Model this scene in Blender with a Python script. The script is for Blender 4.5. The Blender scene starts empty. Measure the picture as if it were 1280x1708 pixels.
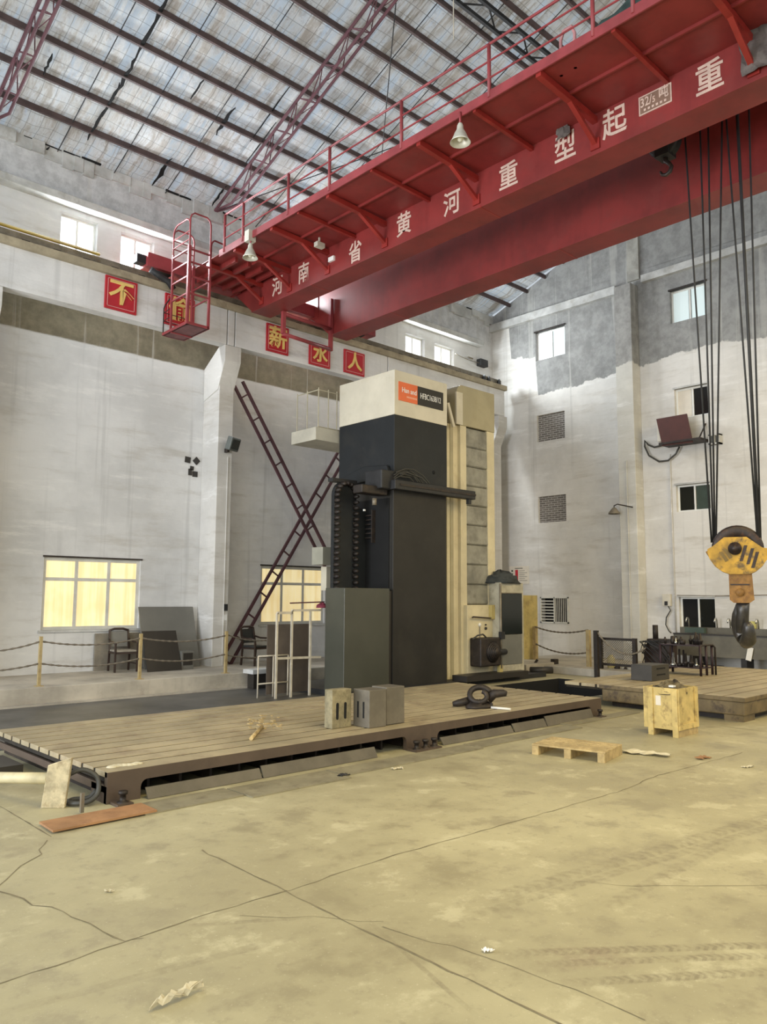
import bpy, bmesh, math, random
import numpy as np
from mathutils import Vector, Matrix

random.seed(7)
SC = bpy.context.scene
COL = SC.collection

# ------------------------------------------------------------------ camera
YAW, PITCH, ROLL, FPX = 0.8161444, 0.10914264, 0.00584413, 1312.21
EYE = Vector((0, 0, 2.0))
FW = Vector((math.cos(YAW) * math.cos(PITCH), math.sin(YAW) * math.cos(PITCH), math.sin(PITCH)))
_r = FW.cross(Vector((0, 0, 1))).normalized()
_u = _r.cross(FW)
RT = _r * math.cos(ROLL) + _u * math.sin(ROLL)
UP = -_r * math.sin(ROLL) + _u * math.cos(ROLL)
cam = bpy.data.cameras.new('camera')
cam.sensor_fit = 'HORIZONTAL'
cam.sensor_width = 36.0
cam.lens = 36.0 * FPX / 1280.0
cam.clip_end = 200
cam_ob = bpy.data.objects.new('camera', cam)
COL.objects.link(cam_ob)
M = Matrix((RT, UP, -FW)).transposed().to_4x4()
M.translation = EYE
cam_ob.matrix_world = M
SC.camera = cam_ob


def ray(x, y):
    return FW * FPX + RT * (x - 640) + UP * (854 - y)


def _on(x, y, ax, v):
    d = ray(x, y)
    return EYE + d * ((v - EYE[ax]) / d[ax])


def on_x(x, y, v): return _on(x, y, 0, v)
def on_y(x, y, v): return _on(x, y, 1, v)
def on_z(x, y, v=0.0): return _on(x, y, 2, v)


# ------------------------------------------------------------------ light
SC.view_settings.view_transform = 'Standard'
SC.view_settings.look = 'None'
SC.view_settings.exposure = -0.15
SC.view_settings.gamma = 1.0
W = bpy.data.worlds.new('daylight')
SC.world = W
W.use_nodes = True
bg = W.node_tree.nodes['Background']
bg.inputs[0].default_value = (0.84, 0.92, 1.0, 1)
bg.inputs[1].default_value = 0.75


def area(name, loc, target, sx, sy, watts, col, spread=180):
    l = bpy.data.lights.new(name, 'AREA')
    l.shape = 'RECTANGLE'
    l.size, l.size_y = sx, sy
    l.energy = watts
    l.color = col
    l.spread = math.radians(spread)
    o = bpy.data.objects.new(name, l)
    COL.objects.link(o)
    o.location = loc
    o.rotation_euler = (Vector(target) - Vector(loc)).to_track_quat('-Z', 'Y').to_euler()
    return o


# added fill lights out of view; no openings are built for them
area('fill_rear', (-9, 7, 6.0), (10, 10, 9.5), 14, 8, 1800, (0.84, 0.92, 1.0))  # unseen cool fill from behind, tipped upward to brighten the roof
area('fill_rear_left', (-6.5, 12.5, 2.4), (12, 10, 8.0), 5, 4.2, 600, (0.95, 0.96, 1.0), 110)  # added to brighten the left part of the second girder's face
area('fill_right', (9, -9, 9.0), (11, 9, 7.0), 16, 4, 720, (1.0, 0.93, 0.80))  # unseen warm fill from the right
# warm high-bay lamps over the bay the viewer stands in
area('bay_lamps', (5.5, 1.5, 8.8), (7, 4, 0), 7, 5, 430, (1.0, 0.80, 0.36), 135)
area('bay_lamps_far', (17.5, 1.0, 8.6), (18, 6, 0), 5, 6, 520, (1.0, 0.76, 0.33), 150)
area('fill_rear_low', (-5, -2.5, 3.2), (10, 8, 1.5), 6, 4.5, 420, (1.0, 0.92, 0.68))  # added low warm fill behind the viewer, not one of the lamps

# ------------------------------------------------------------------ materials
MATS = {}


def _nodes(name):
    m = bpy.data.materials.new(name)
    m.use_nodes = True
    nt = m.node_tree
    b = nt.nodes['Principled BSDF']
    return m, nt, b


def nd(nt, t, **kw):
    n = nt.nodes.new(t)
    for k, v in kw.items():
        setattr(n, k, v)
    return n


def noise(nt, vec, scale, detail=5, rough=0.6, stretch=None):
    if stretch:
        mp = nd(nt, 'ShaderNodeMapping')
        mp.inputs['Scale'].default_value = stretch
        nt.links.new(vec, mp.inputs['Vector'])
        vec = mp.outputs[0]
    n = nd(nt, 'ShaderNodeTexNoise')
    n.inputs['Scale'].default_value = scale
    n.inputs['Detail'].default_value = detail
    n.inputs['Roughness'].default_value = rough
    nt.links.new(vec, n.inputs['Vector'])
    return n.outputs['Fac']


def ramp(nt, fac, a, b, va=0.0, vb=1.0):
    n = nd(nt, 'ShaderNodeMapRange')
    n.interpolation_type = 'SMOOTHSTEP'
    n.inputs[1].default_value = a
    n.inputs[2].default_value = b
    n.inputs[3].default_value = va
    n.inputs[4].default_value = vb
    nt.links.new(fac, n.inputs[0])
    return n.outputs[0]


def mix(nt, fac, a, b):
    n = nd(nt, 'ShaderNodeMix', data_type='RGBA')
    if isinstance(fac, float):
        n.inputs[0].default_value = fac
    else:
        nt.links.new(fac, n.inputs[0])
    for s, v in ((6, a), (7, b)):
        if isinstance(v, (tuple, list)):
            n.inputs[s].default_value = (*v[:3], 1)
        else:
            nt.links.new(v, n.inputs[s])
    return n.outputs[2]


def math_(nt, op, a, b=None, c=None):
    n = nd(nt, 'ShaderNodeMath', operation=op)
    for i, v in enumerate((a, b, c)):
        if v is None:
            continue
        if isinstance(v, (int, float)):
            n.inputs[i].default_value = v
        else:
            nt.links.new(v, n.inputs[i])
    return n.outputs[0]


def bump(nt, b, h, strength=0.3, dist=0.02):
    n = nd(nt, 'ShaderNodeBump')
    n.inputs['Strength'].default_value = strength
    n.inputs['Distance'].default_value = dist
    nt.links.new(h, n.inputs['Height'])
    nt.links.new(n.outputs[0], b.inputs['Normal'])


def objco(nt):
    return nd(nt, 'ShaderNodeTexCoord').outputs['Object']


def sepxyz(nt, v):
    n = nd(nt, 'ShaderNodeSeparateXYZ')
    nt.links.new(v, n.inputs[0])
    return n.outputs


def mat(name, col, rough=0.6, metal=0.0, var=0.25, scale=2.5, dirt=None, dirt_amt=0.5, bmp=0.1, spec=None, streak=0.0):
    """paint or metal with blotches, optional dirt patches and vertical run marks"""
    if name in MATS:
        return MATS[name]
    m, nt, b = _nodes(name)
    co = objco(nt)
    n1 = noise(nt, co, scale)
    dark = tuple(c * (1 - var) for c in col)
    lite = tuple(min(1, c * (1 + var * 0.6)) for c in col)
    c = mix(nt, ramp(nt, n1, 0.3, 0.7), dark, lite)
    if streak:
        s = noise(nt, co, 6, 4, 0.6, (1, 1, 0.12))
        f = math_(nt, 'MULTIPLY', ramp(nt, s, 0.5, 0.75), streak)
        c = mix(nt, f, c, tuple(x * 0.5 for x in col))
    if dirt:
        d = noise(nt, co, scale * 1.7, 8, 0.7)
        f = math_(nt, 'MULTIPLY', ramp(nt, d, 0.5, 0.66), dirt_amt)
        c = mix(nt, f, c, dirt)
    nt.links.new(c, b.inputs['Base Color'])
    b.inputs['Roughness'].default_value = rough
    b.inputs['Metallic'].default_value = metal
    if spec is not None:
        b.inputs['Specular IOR Level'].default_value = spec
    if bmp:
        bump(nt, b, noise(nt, co, scale * 12, 4), bmp, 0.01)
    MATS[name] = m
    return m


def emit(name, col, strength, stripes=None):
    m, nt, b = _nodes(name)
    b.inputs['Base Color'].default_value = (*col, 1)
    b.inputs['Roughness'].default_value = 0.5
    b.inputs['Emission Strength'].default_value = strength
    if stripes:
        co = objco(nt)
        s = noise(nt, co, 9, 3, 0.5, (1.3, 1.3, 0.05))
        n2 = noise(nt, co, 1.5, 3)
        f = math_(nt, 'ADD', math_(nt, 'MULTIPLY', s, 0.6), math_(nt, 'MULTIPLY', n2, 0.4))
        c = mix(nt, ramp(nt, f, 0.38, 0.62), stripes, col)
        nt.links.new(c, b.inputs['Emission Color'])
        nt.links.new(c, b.inputs['Base Color'])
    else:
        b.inputs['Emission Color'].default_value = (*col, 1)
    MATS[name] = m
    return m


def plaster(name, white, zones, horiz='X', seed=0.0):
    """whitewashed wall; zones = [(paint_edge_function_points, colour_above)] over the horizontal coordinate"""
    m, nt, b = _nodes(name)
    co = objco(nt)
    xyz = sepxyz(nt, co)
    off = nd(nt, 'ShaderNodeVectorMath', operation='ADD')
    off.inputs[1].default_value = (seed, seed * 2, 0)
    nt.links.new(co, off.inputs[0])
    v = off.outputs[0]
    st = (0.35, 0.35, 2.2)
    big = noise(nt, v, 0.45, 6, 0.65)
    hor = noise(nt, v, 1.1, 9, 0.72, st)
    fine = noise(nt, v, 7, 8, 0.7)
    ver = noise(nt, v, 2.2, 4, 0.6, (1.6, 1.6, 0.05))
    c = mix(nt, ramp(nt, big, 0.35, 0.65), tuple(x * 0.82 for x in white), white)
    c = mix(nt, math_(nt, 'MULTIPLY', ramp(nt, hor, 0.51, 0.70), 0.55), c, tuple(x * y for x, y in zip(white, (0.62, 0.58, 0.52))))
    c = mix(nt, math_(nt, 'MULTIPLY', ramp(nt, hor, 0.46, 0.34), 0.45), c, (0.88, 0.87, 0.85))
    c = mix(nt, math_(nt, 'MULTIPLY', ramp(nt, ver, 0.58, 0.70), 0.36), c, tuple(x * 0.58 for x in white))
    c = mix(nt, math_(nt, 'MULTIPLY', ramp(nt, fine, 0.62, 0.75), 0.25), c, tuple(x * 0.55 for x in white))
    hx = xyz[0] if horiz == 'X' else xyz[1]
    wob = math_(nt, 'MULTIPLY', math_(nt, 'SUBTRACT', noise(nt, v, 1.8, 6, 0.7), 0.5), 0.5)
    for pts, colr, lo_hi in zones:
        wz = 0.12 if lo_hi else 1.0
        mr = nd(nt, 'ShaderNodeMapRange')
        mr.inputs[1].default_value = 0.0
        mr.inputs[2].default_value = 24.0
        nt.links.new(hx, mr.inputs[0])
        fc = nd(nt, 'ShaderNodeFloatCurve')
        cur = fc.mapping.curves[0]
        P = [(max(0, min(1, p / 24.0)), q / 20.0) for p, q in pts]
        cur.points[0].location = P[0]
        cur.points[1].location = P[-1]
        for p in P[1:-1]:
            cur.points.new(*p)
        for p in cur.points:
            p.handle_type = 'VECTOR'
        fc.mapping.update()
        nt.links.new(mr.outputs[0], fc.inputs['Value'])
        edge = math_(nt, 'MULTIPLY', fc.outputs[0], 20.0)
        d = math_(nt, 'SUBTRACT', math_(nt, 'ADD', xyz[2], math_(nt, 'MULTIPLY', wob, wz)), edge)
        f = ramp(nt, d, -0.02, 0.03)
        if lo_hi:
            f = math_(nt, 'MULTIPLY', f, math_(nt, 'LESS_THAN', xyz[2], lo_hi))
        tex = mix(nt, ramp(nt, noise(nt, v, 2.6, 9, 0.72), 0.35, 0.65), tuple(x * 0.80 for x in colr), tuple(min(1, x * 1.16) for x in colr))
        tex = mix(nt, math_(nt, 'MULTIPLY', ramp(nt, ver, 0.58, 0.66), 0.4), tex, (0.55, 0.54, 0.5))
        c = mix(nt, f, c, tex)
    nt.links.new(c, b.inputs['Base Color'])
    b.inputs['Roughness'].default_value = 0.85
    b.inputs['Specular IOR Level'].default_value = 0.2
    h = math_(nt, 'ADD', math_(nt, 'MULTIPLY', hor, 1.2), math_(nt, 'MULTIPLY', fine, 0.35))
    bump(nt, b, h, 0.35, 0.03)
    MATS[name] = m
    return m


# wall paint
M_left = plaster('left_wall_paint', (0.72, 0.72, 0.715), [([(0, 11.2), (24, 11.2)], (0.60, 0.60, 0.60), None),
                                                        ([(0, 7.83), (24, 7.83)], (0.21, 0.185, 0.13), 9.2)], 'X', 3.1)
M_end = plaster('end_wall_paint', (0.74, 0.72, 0.68), [([(0, 9.2), (8.1, 9.2), (9.9, 9.35), (11.7, 9.2), (12.5, 9.12), (14, 9.05), (15.68, 8.98), (15.74, 10.3), (16.80, 10.5), (16.86, 11.7), (24, 11.7)], (0.30, 0.30, 0.29), None)], 'Y', 9.7)
M_beam = plaster('beam_paint', (0.76, 0.75, 0.73), [], 'X', 5.5)
M_pil = plaster('pilaster_paint', (0.66, 0.64, 0.60), [], 'X', 1.5)
M_pil_end = plaster('end_pilaster_paint', (0.66, 0.64, 0.58), [([(0, 9.2), (24, 9.2)], (0.30, 0.295, 0.28), None)], 'Y', 4.2)
M_conc = mat('raw_concrete', (0.40, 0.39, 0.35), 0.9, 0, 0.3, 1.6, (0.22, 0.20, 0.17), 0.5, 0.35)
M_ledge = mat('ledge_concrete', (0.55, 0.55, 0.53), 0.9, 0, 0.25, 1.6, (0.3, 0.27, 0.22), 0.4, 0.3)
M_slab = mat('platform_concrete', (0.46, 0.42, 0.35), 0.85, 0, 0.3, 0.9, (0.27, 0.23, 0.19), 0.5, 0.3, streak=0.2)
M_dkfloor = mat('dark_floor_paint', (0.085, 0.083, 0.078), 0.45, 0, 0.35, 1.2, (0.15, 0.14, 0.12), 0.35, 0.1)
# metals and paints
M_red = mat('crane_red_paint', (0.225, 0.026, 0.023), 0.50, 0, 0.22, 1.3, (0.20, 0.035, 0.03), 0.5, 0.05, streak=0.25)
M_redlt = mat('cage_red_paint', (0.29, 0.045, 0.05), 0.50, 0, 0.2, 3, (0.25, 0.05, 0.05), 0.4, 0.05)
M_redbr = mat('bracket_red_paint', (0.28, 0.024, 0.018), 0.45, 0, 0.2, 3, None, 0, 0.05)
M_grey_scrap = mat('grey_scrap', (0.12, 0.10, 0.09), 0.8, 0, 0.4, 4, (0.05, 0.03, 0.03), 0.6, 0.3)
M_purlin = mat('oxide_purlin_paint', (0.085, 0.055, 0.052), 0.7, 0, 0.3, 3)
M_truss = mat('oxide_truss_paint', (0.12, 0.045, 0.055), 0.65, 0, 0.3, 3)
M_brace = mat('dark_brace_paint', (0.075, 0.028, 0.034), 0.65, 0, 0.3, 3)
M_black = mat('black_steel', (0.02, 0.02, 0.021), 0.6, 0, 0.3, 4)
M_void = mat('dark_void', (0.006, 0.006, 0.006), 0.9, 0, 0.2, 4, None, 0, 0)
M_rail = mat('rail_steel', (0.23, 0.20, 0.15), 0.55, 0.3, 0.35, 3, (0.16, 0.11, 0.06), 0.5)
M_yelcable = mat('yellow_bar_paint', (0.60, 0.43, 0.07), 0.5, 0, 0.2, 3)
M_beige = mat('beige_ledge', (0.40, 0.34, 0.23), 0.8, 0, 0.25, 2, (0.2, 0.16, 0.1), 0.5)
M_tower = mat('charcoal_machine_paint', (0.020, 0.0225, 0.0245), 0.5, 0, 0.18, 1.2, (0.04, 0.038, 0.035), 0.35, 0.03, 0.25)
M_towerlow = mat('warm_charcoal_paint', (0.030, 0.028, 0.0245), 0.5, 0, 0.2, 1.0, (0.05, 0.045, 0.035), 0.3, 0.03, 0.25)
M_cab = mat('olive_charcoal_paint', (0.065, 0.066, 0.050), 0.38, 0, 0.15, 0.8, (0.05, 0.05, 0.04), 0.3, 0.02)
M_cream = mat('cream_machine_paint', (0.66, 0.58, 0.38), 0.5, 0, 0.14, 1.1, (0.45, 0.36, 0.2), 0.35, 0.03)
M_creamlt = mat('pale_machine_paint', (0.66, 0.61, 0.48), 0.5, 0, 0.10, 1.1, (0.5, 0.44, 0.3), 0.3, 0.03)
M_olive = mat('olive_cap_paint', (0.42, 0.37, 0.23), 0.5, 0, 0.12, 1.2, (0.33, 0.28, 0.16), 0.35, 0.03)
M_cover = mat('telescopic_cover_steel', (0.30, 0.29, 0.24), 0.45, 0.35, 0.3, 2.5, (0.16, 0.15, 0.12), 0.5, 0.15, streak=0.3)
M_yel = mat('yellow_machine_paint', (0.58, 0.47, 0.18), 0.5, 0, 0.2, 2, (0.3, 0.2, 0.08), 0.5, 0.05)
M_orange = mat('orange_sign', (0.78, 0.16, 0.05), 0.5, 0, 0.06, 3, None, 0, 0)
M_blk_sign = mat('black_sign', (0.015, 0.014, 0.013), 0.5, 0, 0.06, 3, None, 0, 0)
M_white = mat('white_lettering', (0.85, 0.83, 0.78), 0.6, 0, 0.06, 4, None, 0, 0)
M_pinkwhite = mat('stencil_paint', (0.62, 0.46, 0.38), 0.6, 0, 0.15, 5, (0.5, 0.25, 0.2), 0.3, 0)
M_signred = mat('sign_red', (0.46, 0.018, 0.028), 0.45, 0, 0.1, 2, None, 0, 0)
M_gold = mat('sign_gold', (0.78, 0.55, 0.17), 0.5, 0, 0.08, 4, None, 0, 0)
M_signpink = mat('sign_pale_line', (0.70, 0.35, 0.33), 0.5, 0, 0.1, 4, None, 0, 0)
M_table = mat('worn_iron_top', (0.42, 0.35, 0.22), 0.55, 0.15, 0.25, 1.3, (0.24, 0.17, 0.11), 0.55, 0.12)
M_tside = mat('brown_iron_side', (0.105, 0.075, 0.055), 0.5, 0.1, 0.2, 1.3, (0.06, 0.045, 0.035), 0.4, 0.06)
M_t2side = mat('ochre_table_side', (0.17, 0.125, 0.06), 0.6, 0, 0.3, 2.5, (0.05, 0.035, 0.025), 0.8, 0.12, streak=0.6)
M_dark_iron = mat('dark_iron', (0.032, 0.025, 0.021), 0.55, 0.3, 0.3, 5, (0.09, 0.06, 0.04), 0.4, 0.1)
M_grime = mat('slot_grime', (0.022, 0.017, 0.011), 0.9, 0, 0.4, 6)
M_plate = mat('floor_steel_plate', (0.30, 0.27, 0.18), 0.55, 0.2, 0.2, 3, (0.16, 0.13, 0.09), 0.5, 0.2)
M_rustplate = mat('rusty_plate', (0.36, 0.19, 0.085), 0.7, 0, 0.25, 3, (0.23, 0.11, 0.05), 0.6, 0.2)
M_wood = mat('pallet_wood', (0.48, 0.36, 0.17), 0.8, 0, 0.3, 5, (0.26, 0.17, 0.08), 0.5, 0.2)
M_ply = mat('crate_plywood', (0.62, 0.47, 0.18), 0.7, 0, 0.2, 4, (0.25, 0.17, 0.07), 0.7, 0.1)
M_dirt = mat('swarf_dirt', (0.20, 0.16, 0.09), 0.95, 0, 0.5, 14, (0.08, 0.06, 0.04), 0.6, 0.8)
M_paper = mat('crumpled_paper', (0.62, 0.56, 0.40), 0.85, 0, 0.1, 6)
M_chair = mat('dark_chair_wood', (0.035, 0.020, 0.014), 0.4, 0, 0.3, 5)
M_seat = mat('chair_cushion', (0.30, 0.27, 0.22), 0.85, 0, 0.2, 8)
M_vinyl = mat('black_vinyl', (0.025, 0.026, 0.026), 0.5, 0, 0.2, 6)
M_boardgrey = mat('grey_board', (0.165, 0.16, 0.14), 0.5, 0, 0.12, 1.2, (0.2, 0.19, 0.17), 0.3, 0.03)
M_boardblk = mat('black_board', (0.028, 0.024, 0.02), 0.5, 0, 0.15, 2)
M_post = mat('ochre_post_paint', (0.42, 0.32, 0.15), 0.6, 0, 0.25, 5, (0.2, 0.12, 0.06), 0.5)
M_chain = mat('dull_chain', (0.20, 0.17, 0.13), 0.6, 0.3, 0.3, 14)
M_palepole = mat('pale_frame_paint', (0.55, 0.50, 0.40), 0.55, 0, 0.2, 4)
M_frame = mat('window_alu', (0.66, 0.65, 0.60), 0.5, 0.1, 0.12, 3)
M_whframe = mat('white_window_frame', (0.80, 0.80, 0.76), 0.5, 0, 0.08, 3)
M_curtain = emit('lit_curtain', (1.0, 0.86, 0.50), 0.62, (0.88, 0.68, 0.34))
M_sky = emit('bright_pane', (0.93, 0.97, 1.0), 1.6)
M_dkpane = mat('dark_pane', (0.010, 0.012, 0.011), 0.15, 0, 0.1, 2, None, 0, 0)
M_greenpane = mat('dull_green_pane', (0.06, 0.085, 0.07), 0.2, 0, 0.2, 2, None, 0, 0)
M_slatpane = emit('slatted_pane', (0.62, 0.72, 0.72), 0.45)
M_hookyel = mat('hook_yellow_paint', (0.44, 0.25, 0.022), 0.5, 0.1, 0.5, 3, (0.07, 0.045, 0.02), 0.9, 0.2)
M_hookdk = mat('greasy_steel', (0.035, 0.025, 0.022), 0.45, 0.4, 0.3, 8, (0.12, 0.05, 0.02), 0.5, 0.2)
M_hookrust = mat('rusty_yellow_steel', (0.25, 0.125, 0.028), 0.6, 0.1, 0.35, 9, (0.15, 0.06, 0.02), 0.7, 0.3)
M_hooksteel = mat('worn_hook_steel', (0.085, 0.08, 0.075), 0.38, 0.7, 0.3, 6, (0.06, 0.05, 0.05), 0.5, 0.1)
M_lampsh = mat('lamp_shade_metal', (0.62, 0.60, 0.50), 0.4, 0.2, 0.15, 6)
M_glassb = mat('lamp_bulb', (0.80, 0.78, 0.62), 0.2, 0, 0.05, 4, None, 0, 0)
M_brownboard = mat('brown_board', (0.075, 0.020, 0.014), 0.6, 0, 0.15, 3)
M_ac = mat('ac_casing', (0.66, 0.62, 0.52), 0.55, 0, 0.1, 4)
M_sink = mat('grey_sink_tile', (0.135, 0.125, 0.095), 0.5, 0, 0.2, 2, (0.08, 0.07, 0.055), 0.4)
M_chrome = mat('tap_chrome', (0.65, 0.65, 0.62), 0.25, 0.9, 0.1, 4)
M_cloth = mat('dark_cloth', (0.045, 0.05, 0.048), 0.9, 0, 0.3, 7, None, 0, 0.2)
M_screen = mat('dark_screen', (0.006, 0.010, 0.009), 0.18, 0, 0.2, 2, None, 0, 0)
M_panelgrey = mat('grey_cabinet_panel', (0.17, 0.17, 0.15), 0.5, 0, 0.12, 2)
M_tarp = mat('green_tarp', (0.05, 0.095, 0.085), 0.7, 0, 0.5, 4, (0.02, 0.025, 0.025), 0.6, 0.4)
M_tan = mat('tan_block_stone', (0.29, 0.25, 0.15), 0.7, 0.1, 0.3, 10, (0.14, 0.12, 0.06), 0.5, 0.25)
M_blkgrey = mat('grey_cast_block', (0.17, 0.15, 0.115), 0.55, 0.2, 0.2, 3, (0.10, 0.09, 0.07), 0.4, 0.1)
M_blkdark = mat('charcoal_block', (0.055, 0.050, 0.042), 0.5, 0.2, 0.2, 3)
M_hose = mat('dark_rubber', (0.05, 0.048, 0.04), 0.5, 0, 0.2, 6)
M_pinkhose = mat('pale_red_pipe', (0.55, 0.25, 0.25), 0.5, 0, 0.2, 6)
M_fluor = mat('purple_rack_paint', (0.035, 0.018, 0.022), 0.5, 0.2, 0.3, 5)
M_notice = mat('notice_paper', (0.74, 0.68, 0.58), 0.7, 0, 0.06, 5, None, 0, 0)
M_noticered = mat('notice_red', (0.50, 0.02, 0.035), 0.6, 0, 0.06, 5, None, 0, 0)
M_ink = mat('dark_ink', (0.07, 0.08, 0.06), 0.7, 0, 0.1, 5, None, 0, 0)


def brickmat():
    m, nt, b = _nodes('bare_brick')
    co = objco(nt)
    mp = nd(nt, 'ShaderNodeCombineXYZ')
    s = sepxyz(nt, co)
    nt.links.new(s[1], mp.inputs[0])
    nt.links.new(s[2], mp.inputs[1])
    br = nd(nt, 'ShaderNodeTexBrick')
    br.inputs['Color1'].default_value = (0.13, 0.115, 0.105, 1)
    br.inputs['Color2'].default_value = (0.20, 0.18, 0.16, 1)
    br.inputs['Mortar'].default_value = (0.42, 0.40, 0.37, 1)
    br.inputs['Scale'].default_value = 1.0
    br.inputs['Mortar Size'].default_value = 0.012
    br.inputs['Brick Width'].default_value = 0.24
    br.inputs['Row Height'].default_value = 0.072
    nt.links.new(mp.outputs[0], br.inputs['Vector'])
    nt.links.new(br.outputs[0], b.inputs['Base Color'])
    b.inputs['Roughness'].default_value = 0.9
    bump(nt, b, br.outputs['Fac'], -0.5, 0.02)
    MATS['bare_brick'] = m
    return m


M_brick = brickmat()


def floormat():
    m, nt, b = _nodes('dusty_concrete_floor')
    co = objco(nt)
    xyz = sepxyz(nt, co)
    n1 = noise(nt, co, 0.35, 7, 0.65)
    n2 = noise(nt, co, 1.6, 9, 0.72)
    n3 = noise(nt, co, 9, 7, 0.7)
    n4 = noise(nt, co, 40, 3, 0.6)
    c = mix(nt, ramp(nt, n1, 0.35, 0.65), (0.345, 0.31, 0.195), (0.45, 0.41, 0.26))
    c = mix(nt, math_(nt, 'MULTIPLY', ramp(nt, n2, 0.5, 0.64), 0.7), c, (0.28, 0.245, 0.155))
    c = mix(nt, math_(nt, 'MULTIPLY', ramp(nt, n2, 0.46, 0.36), 0.55), c, (0.56, 0.52, 0.35))
    c = mix(nt, math_(nt, 'MULTIPLY', ramp(nt, n3, 0.54, 0.68), 0.45), c, (0.27, 0.235, 0.155))
    c = mix(nt, math_(nt, 'MULTIPLY', ramp(nt, n4, 0.63, 0.7), 0.35), c, (0.62, 0.57, 0.42))
    # foot scuffs
    vo = nd(nt, 'ShaderNodeTexVoronoi')
    vo.inputs['Scale'].default_value = 2.6
    mpv = nd(nt, 'ShaderNodeMapping')
    mpv.inputs['Rotation'].default_value = (0, 0, 0.7)
    mpv.inputs['Scale'].default_value = (1.0, 0.55, 1)
    nt.links.new(co, mpv.inputs[0])
    nt.links.new(mpv.outputs[0], vo.inputs['Vector'])
    dsh = math_(nt, 'ADD', vo.outputs['Distance'], math_(nt, 'MULTIPLY', n3, 0.25))
    sc = math_(nt, 'MULTIPLY', ramp(nt, dsh, 0.26, 0.20), ramp(nt, n1, 0.47, 0.58))
    c = mix(nt, math_(nt, 'MULTIPLY', sc, 0.5), c, (0.24, 0.20, 0.13))

    def band(p, q, w, amt, col, ragged=0.4, tread=None):
        nonlocal c
        d = (Vector(q) - Vector(p))
        L = d.length
        d.normalize()
        # t along, s across
        t = math_(nt, 'ADD', math_(nt, 'MULTIPLY', xyz[0], d.x), math_(nt, 'ADD', math_(nt, 'MULTIPLY', xyz[1], d.y), -(p[0] * d.x + p[1] * d.y)))
        s = math_(nt, 'ADD', math_(nt, 'MULTIPLY', xyz[0], -d.y), math_(nt, 'ADD', math_(nt, 'MULTIPLY', xyz[1], d.x), p[0] * d.y - p[1] * d.x))
        s = math_(nt, 'ADD', s, math_(nt, 'MULTIPLY', math_(nt, 'SUBTRACT', n2, 0.5), w * ragged))
        f = ramp(nt, math_(nt, 'ABSOLUTE', s), w, w * 0.6)
        f = math_(nt, 'MULTIPLY', f, ramp(nt, t, -0.2, 0.4))
        f = math_(nt, 'MULTIPLY', f, ramp(nt, t, L + 0.2, L - 0.4))
        f = math_(nt, 'MULTIPLY', f, ramp(nt, n3, 0.30, 0.62))
        if tread:
            wv = math_(nt, 'SINE', math_(nt, 'ADD', math_(nt, 'MULTIPLY', t, tread), math_(nt, 'MULTIPLY', math_(nt, 'ABSOLUTE', s), tread * 0.7)))
            f = math_(nt, 'MULTIPLY', f, ramp(nt, wv, -0.6, 0.4, 0.5, 1.0))
        c = mix(nt, math_(nt, 'MULTIPLY', f, amt), c, col)
    z = lambda x, y: tuple(on_z(x, y)[:2])
    rub = (0.20, 0.17, 0.11)
    band(z(850, 1590), z(1330, 1575), 0.055, 0.8, rub, 0.3, 120)
    band(z(900, 1608), z(1330, 1592), 0.05, 0.7, rub, 0.3, 120)
    band(z(940, 1640), z(1330, 1618), 0.055, 0.75, rub, 0.3, 120)
    band(z(800, 1505), z(1330, 1350), 0.10, 0.5, rub, 0.5, 60)
    band(z(780, 1530), z(1330, 1365), 0.06, 0.45, rub, 0.5, 60)
    band(z(1000, 1520), z(1220, 1400), 0.08, 0.4, rub, 0.5, 60)
    band(z(915, 1600), z(1050, 1597), 0.16, 0.55, (0.22, 0.15, 0.11), 0.8)
    band(z(300, 1545), z(520, 1530), 0.03, 0.5, rub, 0.8)
    band(z(620, 1540), z(790, 1690), 0.02, 0.5, rub, 1.0)
    band(z(0, 1690), z(500, 1560), 0.05, 0.3, rub, 0.9)
    nt.links.new(c, b.inputs['Base Color'])
    nt.links.new(ramp(nt, n2, 0.35, 0.65, 0.62, 0.42), b.inputs['Roughness'])
    b.inputs['Specular IOR Level'].default_value = 0.35
    bump(nt, b, math_(nt, 'ADD', n3, math_(nt, 'MULTIPLY', n4, 0.3)), 0.15, 0.01)
    MATS['floor'] = m
    return m


M_floor = floormat()


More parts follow.
